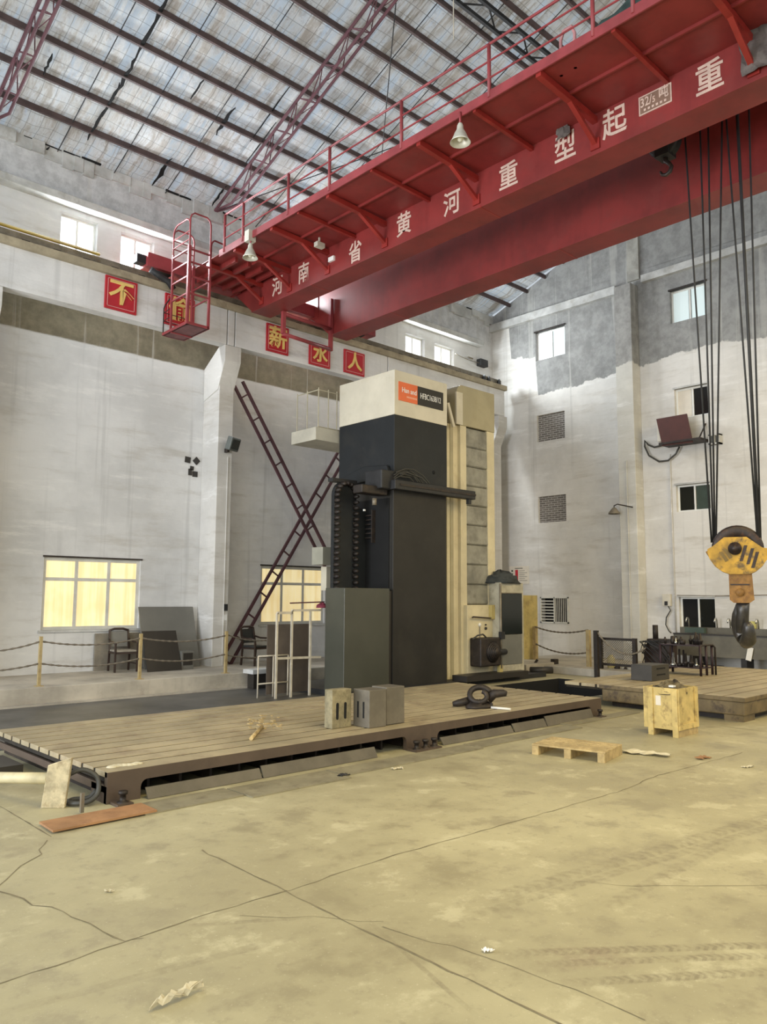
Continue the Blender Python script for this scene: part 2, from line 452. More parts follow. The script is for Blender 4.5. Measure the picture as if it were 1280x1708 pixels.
def foilmat():
    m, nt, b = _nodes('foil_insulation')
    co = objco(nt)
    xyz = sepxyz(nt, co)
    n1 = noise(nt, co, 0.8, 7, 0.7)
    n2 = noise(nt, co, 3.2, 8, 0.75)
    n3 = noise(nt, co, 1.3, 6, 0.7, (3.2, 0.35, 1))
    c = mix(nt, ramp(nt, n1, 0.35, 0.65), (0.60, 0.60, 0.58), (0.80, 0.82, 0.83))
    c = mix(nt, math_(nt, 'MULTIPLY', ramp(nt, n2, 0.50, 0.66), 0.7), c, (0.36, 0.33, 0.29))
    c = mix(nt, math_(nt, 'MULTIPLY', ramp(nt, n3, 0.48, 0.64), 0.8), c, (0.40, 0.36, 0.31))
    c = mix(nt, math_(nt, 'MULTIPLY', ramp(nt, n3, 0.47, 0.36), 0.6), c, (0.60, 0.70, 0.80))  # bluish patches put skylight glowing through the blanket into the colour
    # wire netting that holds the blanket up, about 0.2 x 0.3 m meshes
    def line(coord, pitch, w):
        f = math_(nt, 'FRACT', math_(nt, 'DIVIDE', math_(nt, 'ADD', coord, math_(nt, 'MULTIPLY', math_(nt, 'SUBTRACT', n1, 0.5), 0.06)), pitch))
        return math_(nt, 'LESS_THAN', math_(nt, 'ABSOLUTE', math_(nt, 'SUBTRACT', f, 0.5)), w / pitch / 2)
    g = math_(nt, 'MAXIMUM', line(xyz[0], 0.29, 0.016), line(xyz[1], 0.255, 0.014))
    c = mix(nt, math_(nt, 'MULTIPLY', g, 0.55), c, (0.15, 0.14, 0.13))
    seam = line(xyz[0], 1.33, 0.035)
    c = mix(nt, math_(nt, 'MULTIPLY', seam, 0.35), c, (0.30, 0.27, 0.24))
    nt.links.new(c, b.inputs['Base Color'])
    b.inputs['Roughness'].default_value = 0.55
    tr_ = nd(nt, 'ShaderNodeBsdfTranslucent')
    nt.links.new(mix(nt, 0.15, c, (0.80, 0.90, 1.0)), tr_.inputs['Color'])
    ms = nd(nt, 'ShaderNodeMixShader')
    nt.links.new(ramp(nt, n3, 0.60, 0.38, 0.10, 0.66), ms.inputs[0])
    nt.links.new(b.outputs[0], ms.inputs[1])
    nt.links.new(tr_.outputs[0], ms.inputs[2])
    nt.links.new(ms.outputs[0], nt.nodes['Material Output'].inputs['Surface'])
    bump(nt, b, math_(nt, 'ADD', n2, n3), 0.5, 0.05)
    MATS['foil'] = m
    return m


M_foil = foilmat()

# ------------------------------------------------------------------ mesh helpers


class MB:
    def __init__(s):
        s.bm = bmesh.new()

    def box(s, a, b):
        x0, y0, z0 = (min(a[i], b[i]) for i in range(3))
        x1, y1, z1 = (max(a[i], b[i]) for i in range(3))
        v = [s.bm.verts.new(p) for p in ((x0, y0, z0), (x1, y0, z0), (x1, y1, z0), (x0, y1, z0), (x0, y0, z1), (x1, y0, z1), (x1, y1, z1), (x0, y1, z1))]
        for f in ((3, 2, 1, 0), (4, 5, 6, 7), (0, 1, 5, 4), (1, 2, 6, 5), (2, 3, 7, 6), (3, 0, 4, 7)):
            s.bm.faces.new([v[i] for i in f])
        return s

    def bar(s, p, q, w, h, up=(0, 0, 1)):
        p, q = Vector(p), Vector(q)
        d = (q - p).normalized()
        u = Vector(up)
        if abs(d.dot(u)) > 0.98:
            u = Vector((1, 0, 0))
        a = d.cross(u).normalized() * (w / 2)
        c = a.cross(d).normalized() * (h / 2)
        v = [s.bm.verts.new(o + a * i + c * j) for o in (p, q) for i, j in ((-1, -1), (1, -1), (1, 1), (-1, 1))]
        for f in ((0, 1, 2, 3), (7, 6, 5, 4), (0, 4, 5, 1), (1, 5, 6, 2), (2, 6, 7, 3), (3, 7, 4, 0)):
            s.bm.faces.new([v[i] for i in f])
        return s

    def tube(s, pts, r, n=8, cap=True, radii=None):
        pts = [Vector(p) for p in pts]
        rings = []
        prev = None
        for i, p in enumerate(pts):
            d = (pts[min(i + 1, len(pts) - 1)] - pts[max(i - 1, 0)]).normalized()
            if prev is None:
                u = Vector((0, 0, 1)) if abs(d.z) < 0.9 else Vector((1, 0, 0))
            else:
                u = prev
            a = (u - d * u.dot(d))
            if a.length < 1e-5:
                a = d.orthogonal()
            a.normalize()
            prev = a
            c = d.cross(a)
            rr = radii[i] if radii else r
            rings.append([s.bm.verts.new(p + (a * math.cos(2 * math.pi * k / n) + c * math.sin(2 * math.pi * k / n)) * rr) for k in range(n)])
        for A, B in zip(rings, rings[1:]):
            for k in range(n):
                f = s.bm.faces.new((A[k], A[(k + 1) % n], B[(k + 1) % n], B[k]))
                f.smooth = n > 6
        if cap:
            s.bm.faces.new(rings[0][::-1])
            s.bm.faces.new(rings[-1])
        return s

    def lathe(s, prof, c=(0, 0, 0), axis='Z', n=20, cap=True):
        c = Vector(c)
        rings = []
        for r, h in prof:
            ring = []
            for k in range(n):
                a = 2 * math.pi * k / n
                ca, sa = math.cos(a) * r, math.sin(a) * r
                o = {'Z': (ca, sa, h), 'Y': (ca, h, sa), 'X': (h, ca, sa)}[axis]
                ring.append(s.bm.verts.new(c + Vector(o)))
            rings.append(ring)
        for A, B in zip(rings, rings[1:]):
            for k in range(n):
                s.bm.faces.new((A[k], A[(k + 1) % n], B[(k + 1) % n], B[k])).smooth = True
        if cap:
            for R_ in (rings[0], rings[-1]):
                try:
                    s.bm.faces.new(R_)
                except ValueError:
                    pass
        return s

    def prism(s, poly, a, b, axis='Y'):
        """extrude a polygon given in the other two coordinates from a to b along axis"""
        def P(u, v, w):
            return {'X': (w, u, v), 'Y': (u, w, v), 'Z': (u, v, w)}[axis]
        A = [s.bm.verts.new(P(u, v, a)) for u, v in poly]
        B = [s.bm.verts.new(P(u, v, b)) for u, v in poly]
        s.bm.faces.new(A)
        s.bm.faces.new(B[::-1])
        n = len(poly)
        for i in range(n):
            s.bm.faces.new((A[i], B[i], B[(i + 1) % n], A[(i + 1) % n]))
        return s

    def quad(s, *p):
        s.bm.faces.new([s.bm.verts.new(x) for x in p])
        return s

    def move(s, M_):
        s.bm.transform(M_)
        return s

    def build(s, name, material, parent=None, bevel=0.0, solid=0.0):
        me = bpy.data.meshes.new(name)
        bmesh.ops.recalc_face_normals(s.bm, faces=s.bm.faces)
        if parent is not None:
            s.bm.transform(Matrix.Translation(-wloc(parent)))
        s.bm.to_mesh(me)
        s.bm.free()
        me.materials.append(material)
        o = bpy.data.objects.new(name, me)
        COL.objects.link(o)
        if parent is not None:
            o.parent = parent
        if solid:
            md = o.modifiers.new('thick', 'SOLIDIFY')
            md.thickness = solid
        if bevel:
            md = o.modifiers.new('bevel', 'BEVEL')
            md.width = bevel
            md.segments = 2
            md.limit_method = 'ANGLE'
        return o


def wloc(o):
    v = Vector(o.location)
    while o.parent is not None:
        o = o.parent
        v = v + Vector(o.location)
    return v


def tag(o, label, cat, group=None):
    o['label'] = label
    o['category'] = cat
    if group:
        o['group'] = group
    return o


def thing(name, label, cat, loc, group=None):
    o = bpy.data.objects.new(name, None)
    COL.objects.link(o)
    o.empty_display_size = 0.1
    o.location = loc
    return tag(o, label, cat, group)


def struct(o):
    o['kind'] = 'structure'
    return o


def dup(root, loc=None, rotz=None, label=None):
    def cp(o, par):
        c = o.copy()
        COL.objects.link(c)
        c.parent = par
        for k in list(o.children):
            cp(k, c)
        return c
    r = cp(root, None)
    if loc is not None:
        r.location = loc
    if rotz is not None:
        r.rotation_euler = (0, 0, rotz)
    if label:
        r['label'] = label
    return r


def text(s, size, loc, facing, material, parent, name='lettering', bold=0.0, depth=0.006, sx=1.0, align='CENTER'):
    """raised lettering as a mesh; facing '-Y' or '-X'"""
    cu = bpy.data.curves.new(name, 'FONT')
    cu.body = s
    cu.size = size
    cu.align_x = align
    cu.align_y = 'CENTER'
    cu.extrude = depth
    cu.offset = bold
    cu.resolution_u = 3
    t = bpy.data.objects.new(name, cu)
    COL.objects.link(t)
    bpy.context.view_layer.update()
    me = bpy.data.meshes.new_from_object(t.evaluated_get(bpy.context.evaluated_depsgraph_get()))
    bpy.data.objects.remove(t)
    if facing == '-Y':
        Rm = Matrix(((1, 0, 0), (0, 0, -1), (0, 1, 0))).to_4x4()
    else:
        Rm = Matrix(((0, 0, -1), (-1, 0, 0), (0, 1, 0))).to_4x4()
    me.transform(Rm @ Matrix.Diagonal((sx, 1, 1, 1)))
    me.transform(Matrix.Translation(Vector(loc) - (wloc(parent) if parent else Vector())))
    me.materials.clear()
    me.materials.append(material)
    o = bpy.data.objects.new(name, me)
    COL.objects.link(o)
    if parent is not None:
        o.parent = parent
    return o


ORD = ['first', 'second', 'third', 'fourth', 'fifth', 'sixth', 'seventh', 'eighth', 'ninth', 'tenth', 'eleventh', 'twelfth', 'thirteenth', 'fourteenth', 'fifteenth', 'sixteenth', 'seventeenth', 'eighteenth', 'nineteenth', 'twentieth']


def sag(p, q, drop, n=12):
    p, q = Vector(p), Vector(q)
    return [p.lerp(q, i / n) - Vector((0, 0, drop * 4 * (i / n) * (1 - i / n))) for i in range(n + 1)]


# ------------------------------------------------------------------ setting
YW, XE = 17.65, 22.0          # inner face of the long left wall and of the end wall
EAVE, SLOPE, YR = 12.25, 0.39, 5.6


def roof_z(y):
    return EAVE + SLOPE * (YW - max(y, 2 * YR - y))


# floor with the pit between the two tables left open
fl = MB()
hx0, hx1, hy0, hy1 = 12.75, 17.2, 9.15, 11.75
for x0, y0, x1, y1 in ((-9, -9, 26, hy0), (-9, hy0, hx0, hy1), (hx1, hy0, 26, hy1), (-9, hy1, 26, 18.2)):
    fl.quad((x0, y0, 0), (x1, y0, 0), (x1, y1, 0), (x0, y1, 0))
struct(fl.build('floor', M_floor))
pit = MB()
pit.quad((hx0, hy0, -0.8), (hx1, hy0, -0.8), (hx1, hy1, -0.8), (hx0, hy1, -0.8))
for a, b in (((hx0, hy0), (hx1, hy0)), ((hx1, hy0), (hx1, hy1)), ((hx1, hy1), (hx0, hy1)), ((hx0, hy1), (hx0, hy0))):
    pit.quad((*a, -0.8), (*b, -0.8), (*b, 0), (*a, 0))
struct(pit.build('floor_pit', M_void))
struct(MB().box((-6, 11.05, 0.0), (11.6, 14.95, 0.006)).build('floor_dark_strip', M_dkfloor))
struct(MB().box((-6, 14.95, 0.0), (13, 15.12, 0.035)).build('trim_1', M_slab))

# joints and cracks in the concrete
def crack(pts, w, rough, name='floor_crack', seed=1):
    rnd = random.Random(seed)
    P = [on_z(*p) for p in pts]
    out = []
    for a, b in zip(P, P[1:]):
        n = max(2, int((b - a).length / 0.12))
        for i in range(n):
            out.append(a.lerp(b, i / n))
    out.append(P[-1])
    mb = MB()
    L, R_ = [], []
    for i, p in enumerate(out):
        d = (out[min(i + 1, len(out) - 1)] - out[max(i - 1, 0)]).normalized()
        nrm = Vector((-d.y, d.x, 0))
        o = p + nrm * rnd.uniform(-rough, rough)
        ww = w * rnd.uniform(0.25, 1.05) / 2
        L.append(mb.bm.verts.new((o + nrm * ww) + Vector((0, 0, 0.002))))
        R_.append(mb.bm.verts.new((o - nrm * ww) + Vector((0, 0, 0.002))))
    for i in range(len(out) - 1):
        mb.bm.faces.new((L[i], R_[i], R_[i + 1], L[i + 1]))
    struct(mb.build(name, mat('crack_dust', (0.20, 0.17, 0.105), 0.95, 0, 0.3, 6)))


crack([(335, 1418), (480, 1488), (640, 1568), (880, 1682), (960, 1720)], 0.016, 0.012, seed=2)
crack([(-30, 1650), (200, 1575), (330, 1530), (480, 1486)], 0.013, 0.012, seed=3)
crack([(480, 1486), (640, 1432), (820, 1382), (1040, 1318), (1090, 1296), (1240, 1255)], 0.013, 0.012, seed=4)
crack([(-10, 1486), (60, 1508), (120, 1530), (180, 1552), (205, 1572), (240, 1566)], 0.014, 0.03, seed=5)
crack([(75, 1402), (70, 1425), (20, 1455), (0, 1480)], 0.012, 0.03, seed=6)
crack([(0, 1345), (40, 1368), (85, 1396)], 0.018, 0.004, seed=7)
crack([(640, 1545), (720, 1570), (860, 1612), (960, 1650), (1080, 1700)], 0.007, 0.02, seed=8)
crack([(400, 1527), (520, 1530), (640, 1538)], 0.005, 0.02, seed=9)
crack([(860, 1180 + 8), (1000, 1215), (1180, 1208), (1290, 1222)], 0.012, 0.006, seed=11)
crack([(960, 1470), (1060, 1478), (1280, 1476)], 0.005, 0.015, seed=12)

# long left wall with window openings cut as rectangles
win_low = [(6.40, 8.66, 1.26, 2.86), (12.10, 14.30, 1.28, 2.85)]
win_up = [(6.38, 7.24, 9.90, 10.80), (7.82, 8.68, 9.90, 10.80), (11.95, 12.85, 9.90, 10.75), (13.25, 14.2, 9.90, 10.75), (17.54, 18.44, 9.82, 10.62), (18.92, 19.90, 9.82, 10.60)]


def wall_grid(us, vs, holes, put, thick, name, material):
    us = sorted(set(us + [h[0] for h in holes] + [h[1] for h in holes]))
    vs = sorted(set(vs + [h[2] for h in holes] + [h[3] for h in holes]))
    mb = MB()
    cache = {}

    def V(u, v, d):
        k = (u, v, d)
        if k not in cache:
            cache[k] = mb.bm.verts.new(put(u, v, d))
        return cache[k]
    for u0, u1 in zip(us, us[1:]):
        for v0, v1 in zip(vs, vs[1:]):
            if any(h[0] <= (u0 + u1) / 2 <= h[1] and h[2] <= (v0 + v1) / 2 <= h[3] for h in holes):
                continue
            for d in (0, thick):
                mb.bm.faces.new((V(u0, v0, d), V(u1, v0, d), V(u1, v1, d), V(u0, v1, d)))
    for h in holes:
        c = [(h[0], h[2]), (h[1], h[2]), (h[1], h[3]), (h[0], h[3])]
        for i in range(4):
            a, b = c[i], c[(i + 1) % 4]
            mb.bm.faces.new((mb.bm.verts.new(put(*a, 0)), mb.bm.verts.new(put(*b, 0)), mb.bm.verts.new(put(*b, thick)), mb.bm.verts.new(put(*a, thick))))
    return mb.build(name, material)


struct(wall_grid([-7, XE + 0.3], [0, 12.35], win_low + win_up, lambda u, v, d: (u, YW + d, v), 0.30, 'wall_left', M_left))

# end wall (windows, bricked openings) with its gable
win_end = [(14.54, 15.74, 10.19, 11.19), (9.69, 10.81, 10.27, 11.27), (9.77, 10.77, 7.33, 8.23), (9.81, 10.82, 4.56, 5.35), (9.80, 10.85, 1.10, 2.08), (14.59, 15.69, 1.22, 2.07), (14.61, 15.72, 7.34, 8.26), (14.62, 15.72, 4.56, 5.45)]
struct(wall_grid([-6.5, YW], [0, 12.2], win_end, lambda u, v, d: (XE + d, u, v), 0.30, 'wall_end', M_end))
struct(MB().prism([(YW, 12.2), (-6.5, 12.2), (-6.5, roof_z(-6.5) - .05), (YR, roof_z(YR) - .05), (YW, 12.25)], XE, XE + 0.3, 'X').build('wall_gable', M_end))
struct(MB().box((XE - 0.16, 12.55, 11.66), (XE, YW, 11.93)).build('trim_2', M_ledge))
struct(MB().box((XE - 0.16, -6, 11.78), (XE, 11.65, 12.0)).build('trim_3', M_ledge))
struct(MB().box((XE - 0.45, 11.85, 0.0), (XE, 12.42, 11.75)).build('pilaster_end_wall', M_pil_end, bevel=0.015))
struct(MB().box((XE - 0.08, 11.75, 11.95), (XE, 12.15, 14.3)).build('pilaster_gable', M_conc))
# brick infill
for i, h in enumerate(win_end[6:]):
    struct(MB().box((XE + 0.08, h[0], h[2]), (XE + 0.3, h[1], h[3])).build('wall_brick_infill', M_brick))

# pilasters, corbels and the runway beam on the left wall
for i, x in enumerate((4.69, 10.42, 15.85, 21.3)):
    w = 0.21
    struct(MB().box((x - w, 16.9, 0), (x + w, YW, 7.6)).build('pilaster_left', M_pil, bevel=0.012))
    struct(MB().prism([(16.905, 7.31), (16.65, 7.9), (16.65, 8.295), (16.95, 8.295), (YW - .01, 7.85), (YW - .01, 7.0), (16.95, 7.2)], x - w - 0.02, x + w + 0.03, 'X').build('corbel_left', M_pil, bevel=0.01))
xs = [-6, 4.80, 10.24, 10.46, 15.8, 21.42]
for i, (a, b) in enumerate(zip(xs, xs[1:])):
    struct(MB().box((a + 0.015, 16.65, 8.3), (b - 0.015, 16.95, 9.2)).build('beam_runway', M_beam, bevel=0.01))
struct(MB().box((-6, 16.56, 9.2), (21.45, 16.98, 9.36)).build('trim_4', M_beige))
struct(MB().box((-6, 17.36, 10.93), (21.2, YW, 11.12)).build('trim_5', M_ledge, bevel=0.02))
# crumbled render along the eaves
eb = MB()
rnd = random.Random(3)
x = -6.0
while x < XE:
    l = rnd.uniform(0.15, 0.5)
    eb.box((x, YW - rnd.uniform(0.02, 0.12), 12.05 - rnd.uniform(0, 0.25)), (x + l, YW + 0.1, 12.22 + rnd.uniform(0, 0.06)))
    x += l
struct(eb.build('trim_6', M_ledge))
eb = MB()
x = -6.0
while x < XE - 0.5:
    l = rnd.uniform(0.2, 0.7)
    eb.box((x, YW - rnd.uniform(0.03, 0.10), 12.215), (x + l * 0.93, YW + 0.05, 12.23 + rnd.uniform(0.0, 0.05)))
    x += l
struct(eb.build('eave_shade', M_void))  # black segments stand in for the shaded gap between wall and roof

# raised walkway slab along the left wall and at the far end
struct(MB().box((-6, 15.12, 0), (18.5, YW, 0.33)).build('floor_platform', M_slab, bevel=0.015))
struct(MB().box((18.2, 9.6, 0), (XE, 15.1, 0.2)).build('floor_platform_end', M_slab, bevel=0.015))
struct(MB().box((17.4, 12.9, 0), (18.9, 15.1, 0.26)).build('floor_step', M_slab, bevel=0.015))

# ceiling: foil blanket sagging between the purlins, both slopes
PY = [16.80 - 0.765 * i for i in range(15)]
PYall = PY + [2 * YR - y for y in PY]
cb = MB()
xs = [-6 + 0.4425 * i for i in range(64)]
ys = [YW + 0.05 - 0.19125 * i for i in range(127)]
V = {}
for i, x in enumerate(xs):
    for j, y in enumerate(ys):
        t = ((16.80 - max(y, 2 * YR - y)) / 0.765) % 1.0
        bay = abs(math.sin(math.pi * t))
        depth = 0.045 + (0.07 if y > 15.9 else 0.0)
        sagv = depth * bay * (0.7 + 0.5 * math.sin(x * 2.37 + j * 0.2) * math.sin(x * 4.73 + 1.3))
        V[i, j] = cb.bm.verts.new((x, y, roof_z(y) - sagv))
for i in range(len(xs) - 1):
    for j in range(len(ys) - 1):
        cb.bm.faces.new((V[i, j], V[i + 1, j], V[i + 1, j + 1], V[i, j + 1])).smooth = True
ceil = struct(cb.build('ceiling', M_foil))
# sag rods (thin black rods up the slope)
for i, x in enumerate((-3.2, -1.8, -0.4, 1.0, 2.3, 3.6, 6.2, 7.55, 8.9, 11.6, 12.95, 14.3, 17.0, 18.3, 19.6)):
    m_ = MB()
    m_.tube([(x, YW - 0.05, roof_z(YW - 0.05) - 0.11), (x, YR, roof_z(YR) - 0.11)], 0.011, 6)
    m_.build('sag_rod', M_black, ceil)
# torn places in the blanket: dark splits with hanging edges
def tear(x, y0, y1, w, seed):
    rnd = random.Random(seed)
    m_ = MB()
    n = 7
    A, B = [], []
    for k in range(n + 1):
        y = y0 + (y1 - y0) * k / n
        ww = w * math.sin(math.pi * (k + 0.4) / (n + 0.8)) * rnd.uniform(0.6, 1.2)
        ox = rnd.uniform(-0.3, 0.3) * w
        A.append(m_.bm.verts.new((x + ox - ww / 2, y, roof_z(y) - 0.13)))
        B.append(m_.bm.verts.new((x + ox + ww / 2, y, roof_z(y) - 0.12)))
    for k in range(n):
        m_.bm.faces.new((A[k], B[k], B[k + 1], A[k + 1]))
    m_.build('torn_flap', M_void, ceil, solid=0.02)


for k, (px, py, dy, w) in enumerate(((52, 300, 0.9, 0.09), (365, 345 - 20, 0.7, 0.06), (375, 200, 0.8, 0.09), (80, 105, 0.5, 0.06), (270, 285, 0.9, 0.1), (450, 190, 1.6, 0.03), (432, 240, 1.4, 0.03), (330, 170 - 25, 0.6, 0.05), (245, 60, 1.5, 0.07), (270, 12, 1.1, 0.07), (210, 125, 1.0, 0.08), (185, 165, 0.9, 0.07), (160, 205, 0.9, 0.07))):
    d = ray(px, py)
    t = (EAVE - 0.1 + SLOPE * YW - EYE.z) / (d.z + SLOPE * d.y)
    p = EYE + d * t
    tear(p.x, min(p.y + dy / 2, YW - 0.1), p.y - dy / 2, w, k)

# roof purlins, counted up the slope from the left eave
for i, y in enumerate(PYall):
    z = roof_z(y) - 0.10
    far = i >= len(PY)
    o = MB().box((-6, y - 0.028, z - 0.06), (XE - 0.02, y + 0.028, z + 0.07)).build('roof_purlin', M_purlin)
    n = ORD[i % len(PY)]
    tag(o, ('brown steel roof purlin, %s up from the left eave' % n) if not far else ('brown steel purlin on the far roof slope, %s up from the right eave' % n), 'beam', 'roof purlins')

# triangular lattice trusses that follow the roof slope
TR = {4.62: 'leftmost', 10.2: 'middle'}
for x, nm in TR.items():
    t = thing('roof_truss', {'leftmost': 'brown triangular lattice roof truss above the left picture edge', 'middle': 'brown triangular lattice roof truss rising above the hanging cage', 'rightmost': 'brown triangular lattice roof truss hidden behind the crane girders'}[nm], 'truss', (x, YW - 0.2, 12.1), 'lattice roof trusses')
    ys2 = [17.45, YR]
    P = lambda y, dx, off: Vector((x + dx, y, roof_z(y) - off))
    tp = 0.21
    lo = 0.66
    tc = MB().tube([P(17.4, 0.02, tp + .05), P(YR, 0.02, tp)], 0.038, 6)
    tc.build('top_chord', M_truss, t)
    L_ = [P(17.3, -0.02, 0.35), P(16.6, 0.03, lo), P(YR, 0.03, lo)]
    R_ = [P(17.3, 0.02, 0.35), P(16.6, 0.21, lo), P(YR, 0.21, lo)]
    MB().tube(L_, 0.034, 6).build('bottom_chord', M_truss, t)
    MB().tube(R_, 0.034, 6).build('bottom_chord', M_truss, t)
    web = MB()
    n = 12
    for k in range(n):
        y0 = 16.6 - (16.6 - YR) * k / n
        y1 = 16.6 - (16.6 - YR) * (k + 0.5) / n
        y2 = 16.6 - (16.6 - YR) * (k + 1) / n
        for dx in (0.03, 0.21):
            web.tube([P(y0, 0.02, tp), P(y1, dx, lo)], 0.013, 5)
            web.tube([P(y1, dx, lo), P(y2, 0.02, tp)], 0.013, 5)
        web.tube([P(y1, 0.03, lo), P(y1, 0.21, lo)], 0.013, 5)
        web.tube([P(y0, 0.03, lo), P(y1, 0.21, lo)], 0.010, 5)
    web.build('lattice_web', M_truss, t)
# longitudinal brace truss below the ridge side
t = thing('ridge_brace', 'dark double-bar longitudinal truss running above the crane walkway railing', 'truss', (13, 10.3, 14.6))
for y, z in ((10.42, roof_z(10.42) - 0.2), (10.12, roof_z(10.12) - 0.2)):
    MB().bar((-6, y, z), (XE, y, z), 0.07, 0.09).build('chord', M_black, t)
wb = MB()
for k in range(44):
    a, b = (10.42, 10.12) if k % 2 else (10.12, 10.42)
    wb.tube([(-6 + k * 0.62, a, roof_z(a) - 0.2), (-6 + (k + 1) * 0.62, b, roof_z(b) - 0.2)], 0.022, 5)
wb.build('lattice_web', M_black, t)
# wind-bracing rods crossing under the purlins
for a, b, lb in (((10.3, 17.2), (15.6, 10.6), 'thin black diagonal bracing rod running from the cage corner up the roof'), ((15.6, 17.2), (10.3, 10.6), 'thin black diagonal bracing rod crossing down towards the far roof corner')):
    o = MB().tube([(a[0], a[1], roof_z(a[1]) - 0.35), (b[0], b[1], roof_z(b[1]) - 0.35)], 0.014, 6).build('bracing_rod', M_black)
    tag(o, lb, 'rod', 'roof bracing rods')
w_ = on_z(757, 66, 12.3)
ro = roof_z(w_.y)
tag(MB().tube([(w_.x, w_.y, 12.3), (w_.x, w_.y, ro - 0.06)], 0.01, 6).build('hanging_wire', M_palepole), 'thin pale wire hanging from the roof above the middle lamp', 'wire')

# ------------------------------------------------------------------ windows
NW = [0]


def window(label_only, put, w, h, frame_m, panes, bars, fw=0.05, depth=0.06):
    """put(u, v, d): u along the wall, v up, d outwards; bars = list of ('v'|'h', position, lo, hi)"""
    NW[0] += 1
    fr = MB()
    def B(u0, v0, u1, v1, d0=0.0, d1=depth, e=0.0):
        d0, d1 = d0 + e, d1 - e
        a, b = put(u0, v0, d0), put(u1, v1, d1)
        return a, b
    for q, e in (((0, 0, fw, h), 0), ((w - fw, 0, w, h), 0), ((0.001, 0.001, w - 0.001, fw), 0.004), ((0.001, h - fw, w - 0.001, h - 0.001), 0.004)):
        fr.box(*B(*q, e=e))
    for k, p, lo, hi in bars:
        if k == 'v':
            fr.box(*B(p - fw * 0.5, lo + 0.002, p + fw * 0.5, hi - 0.002, e=0.008))
        else:
            fr.box(*B(lo + 0.002, p - fw * 0.5, hi - 0.002, p + fw * 0.5, e=0.012))
    o = struct(fr.build('window_%d' % NW[0], frame_m))
    for (u0, v0, u1, v1, m) in panes:
        a, b = B(u0, v0, u1, v1, 0.025, 0.035)
        MB().box(a, b).build('pane', m, o)
    return o


def left_put(x0, z0, inset):
    return lambda u, v, d: (x0 + u, YW + inset - d + 0.06, z0 + v)


for (x0, x1, z0, z1) in win_low:
    w, h = x1 - x0, z1 - z0
    t3 = w / 3
    hz = h * 0.70
    window(None, left_put(x0, z0, 0.06), w, h, M_frame,
           [(0.05, 0.05, t3, hz, M_curtain), (t3, 0.05, 2 * t3, hz, M_curtain), (2 * t3, 0.05, w - 0.05, hz, M_curtain),
            (0.05, hz, t3, h - 0.05, M_curtain), (t3, hz, 2 * t3, h - 0.05, M_curtain), (2 * t3, hz, w - 0.05, h - 0.05, M_curtain)],
           [('h', hz, 0, w), ('v', t3, 0, h), ('v', 2 * t3, 0, h)], 0.075)
    struct(MB().box((x0 - 0.03, YW - 0.03, z1 - 0.0), (x1 + 0.03, YW + 0.02, z1 + 0.035)).build('trim_7', M_dark_iron))
    struct(MB().box((x0 - 0.06, YW - 0.05, z0 - 0.05), (x1 + 0.06, YW + 0.05, z0)).build('trim_8', M_ledge))
for (x0, x1, z0, z1) in win_up:
    w, h = x1 - x0, z1 - z0
    window(None, left_put(x0, z0, 0.14), w, h, M_whframe, [(0.05, 0.05, w / 2, h - 0.05, M_sky), (w / 2, 0.05, w - 0.05, h - 0.05, M_sky)], [('v', w * 0.5, 0, h)], 0.045)
    area('window_daylight', ((x0 + x1) / 2, YW - 0.03, (z0 + z1) / 2), ((x0 + x1) / 2 + 0.3, 8, (z0 + z1) / 2 - 0.6), w * 0.9, h * 0.9, 190, (0.88, 0.95, 1.0))


def end_put(y1, z0, inset):       # u runs to the right (towards smaller y)
    return lambda u, v, d: (XE + inset - d + 0.06, y1 - u, z0 + v)


pan = {0: (M_sky, M_slatpane), 1: (M_slatpane, M_slatpane), 2: (M_notice, M_dkpane), 3: (M_dkpane, M_greenpane), 4: (M_void, M_dkpane)}
for k in range(5):
    y0, y1, z0, z1 = win_end[k]
    w, h = y1 - y0, z1 - z0
    pa, pb = pan[k]
    o = window(None, end_put(y1, z0, 0.12), w, h, M_whframe, [(0.05, 0.05, w * 0.46, h - 0.05, pa), (w * 0.54, 0.05, w - 0.05, h - 0.05, pb)], [('v', w * 0.5, 0, h)], 0.05)
    struct(MB().box((XE - 0.04, y0 - 0.03, z1), (XE + 0.05, y1 + 0.03, z1 + 0.05)).build('trim_9', M_dark_iron if k < 2 else M_ledge))
# dark room behind each end window and the barred one
for k in range(6):
    y0, y1, z0, z1 = win_end[k]
    struct(MB().box((XE + 0.26, y0 - 0.02, z0 - 0.02), (XE + 0.29, y1 + 0.02, z1 + 0.02)).build('wall_recess', M_void))
# barred window
y0, y1, z0, z1 = win_end[5]
NW[0] += 1
fr = MB()
for a, b in (((XE - 0.03, y0, z0), (XE + 0.02, y0 + 0.04, z1)), ((XE - 0.03, y1 - 0.04, z0), (XE + 0.02, y1, z1)), ((XE - 0.03, y0, z0), (XE + 0.02, y1, z0 + 0.04)), ((XE - 0.03, y0, z1 - 0.04), (XE + 0.02, y1, z1)), ((XE - 0.03, (y0 + y1) / 2 - 0.02, z0), (XE + 0.02, (y0 + y1) / 2 + 0.02, z1))):
    fr.box(a, b)
o = struct(fr.build('window_%d' % NW[0], M_frame))
gm = MB()
for k in range(7):
    y = (y0 + y1) / 2 - 0.06 - k * 0.07
    gm.tube([(XE, y, z0), (XE, y, z1)], 0.012, 6)
for k in range(7):
    z = z0 + 0.1 + k * 0.1
    gm.box((XE - 0.01, (y0 + y1) / 2, z), (XE + 0.01, y1, z + 0.035))
gm.build('bars', M_frame, o)

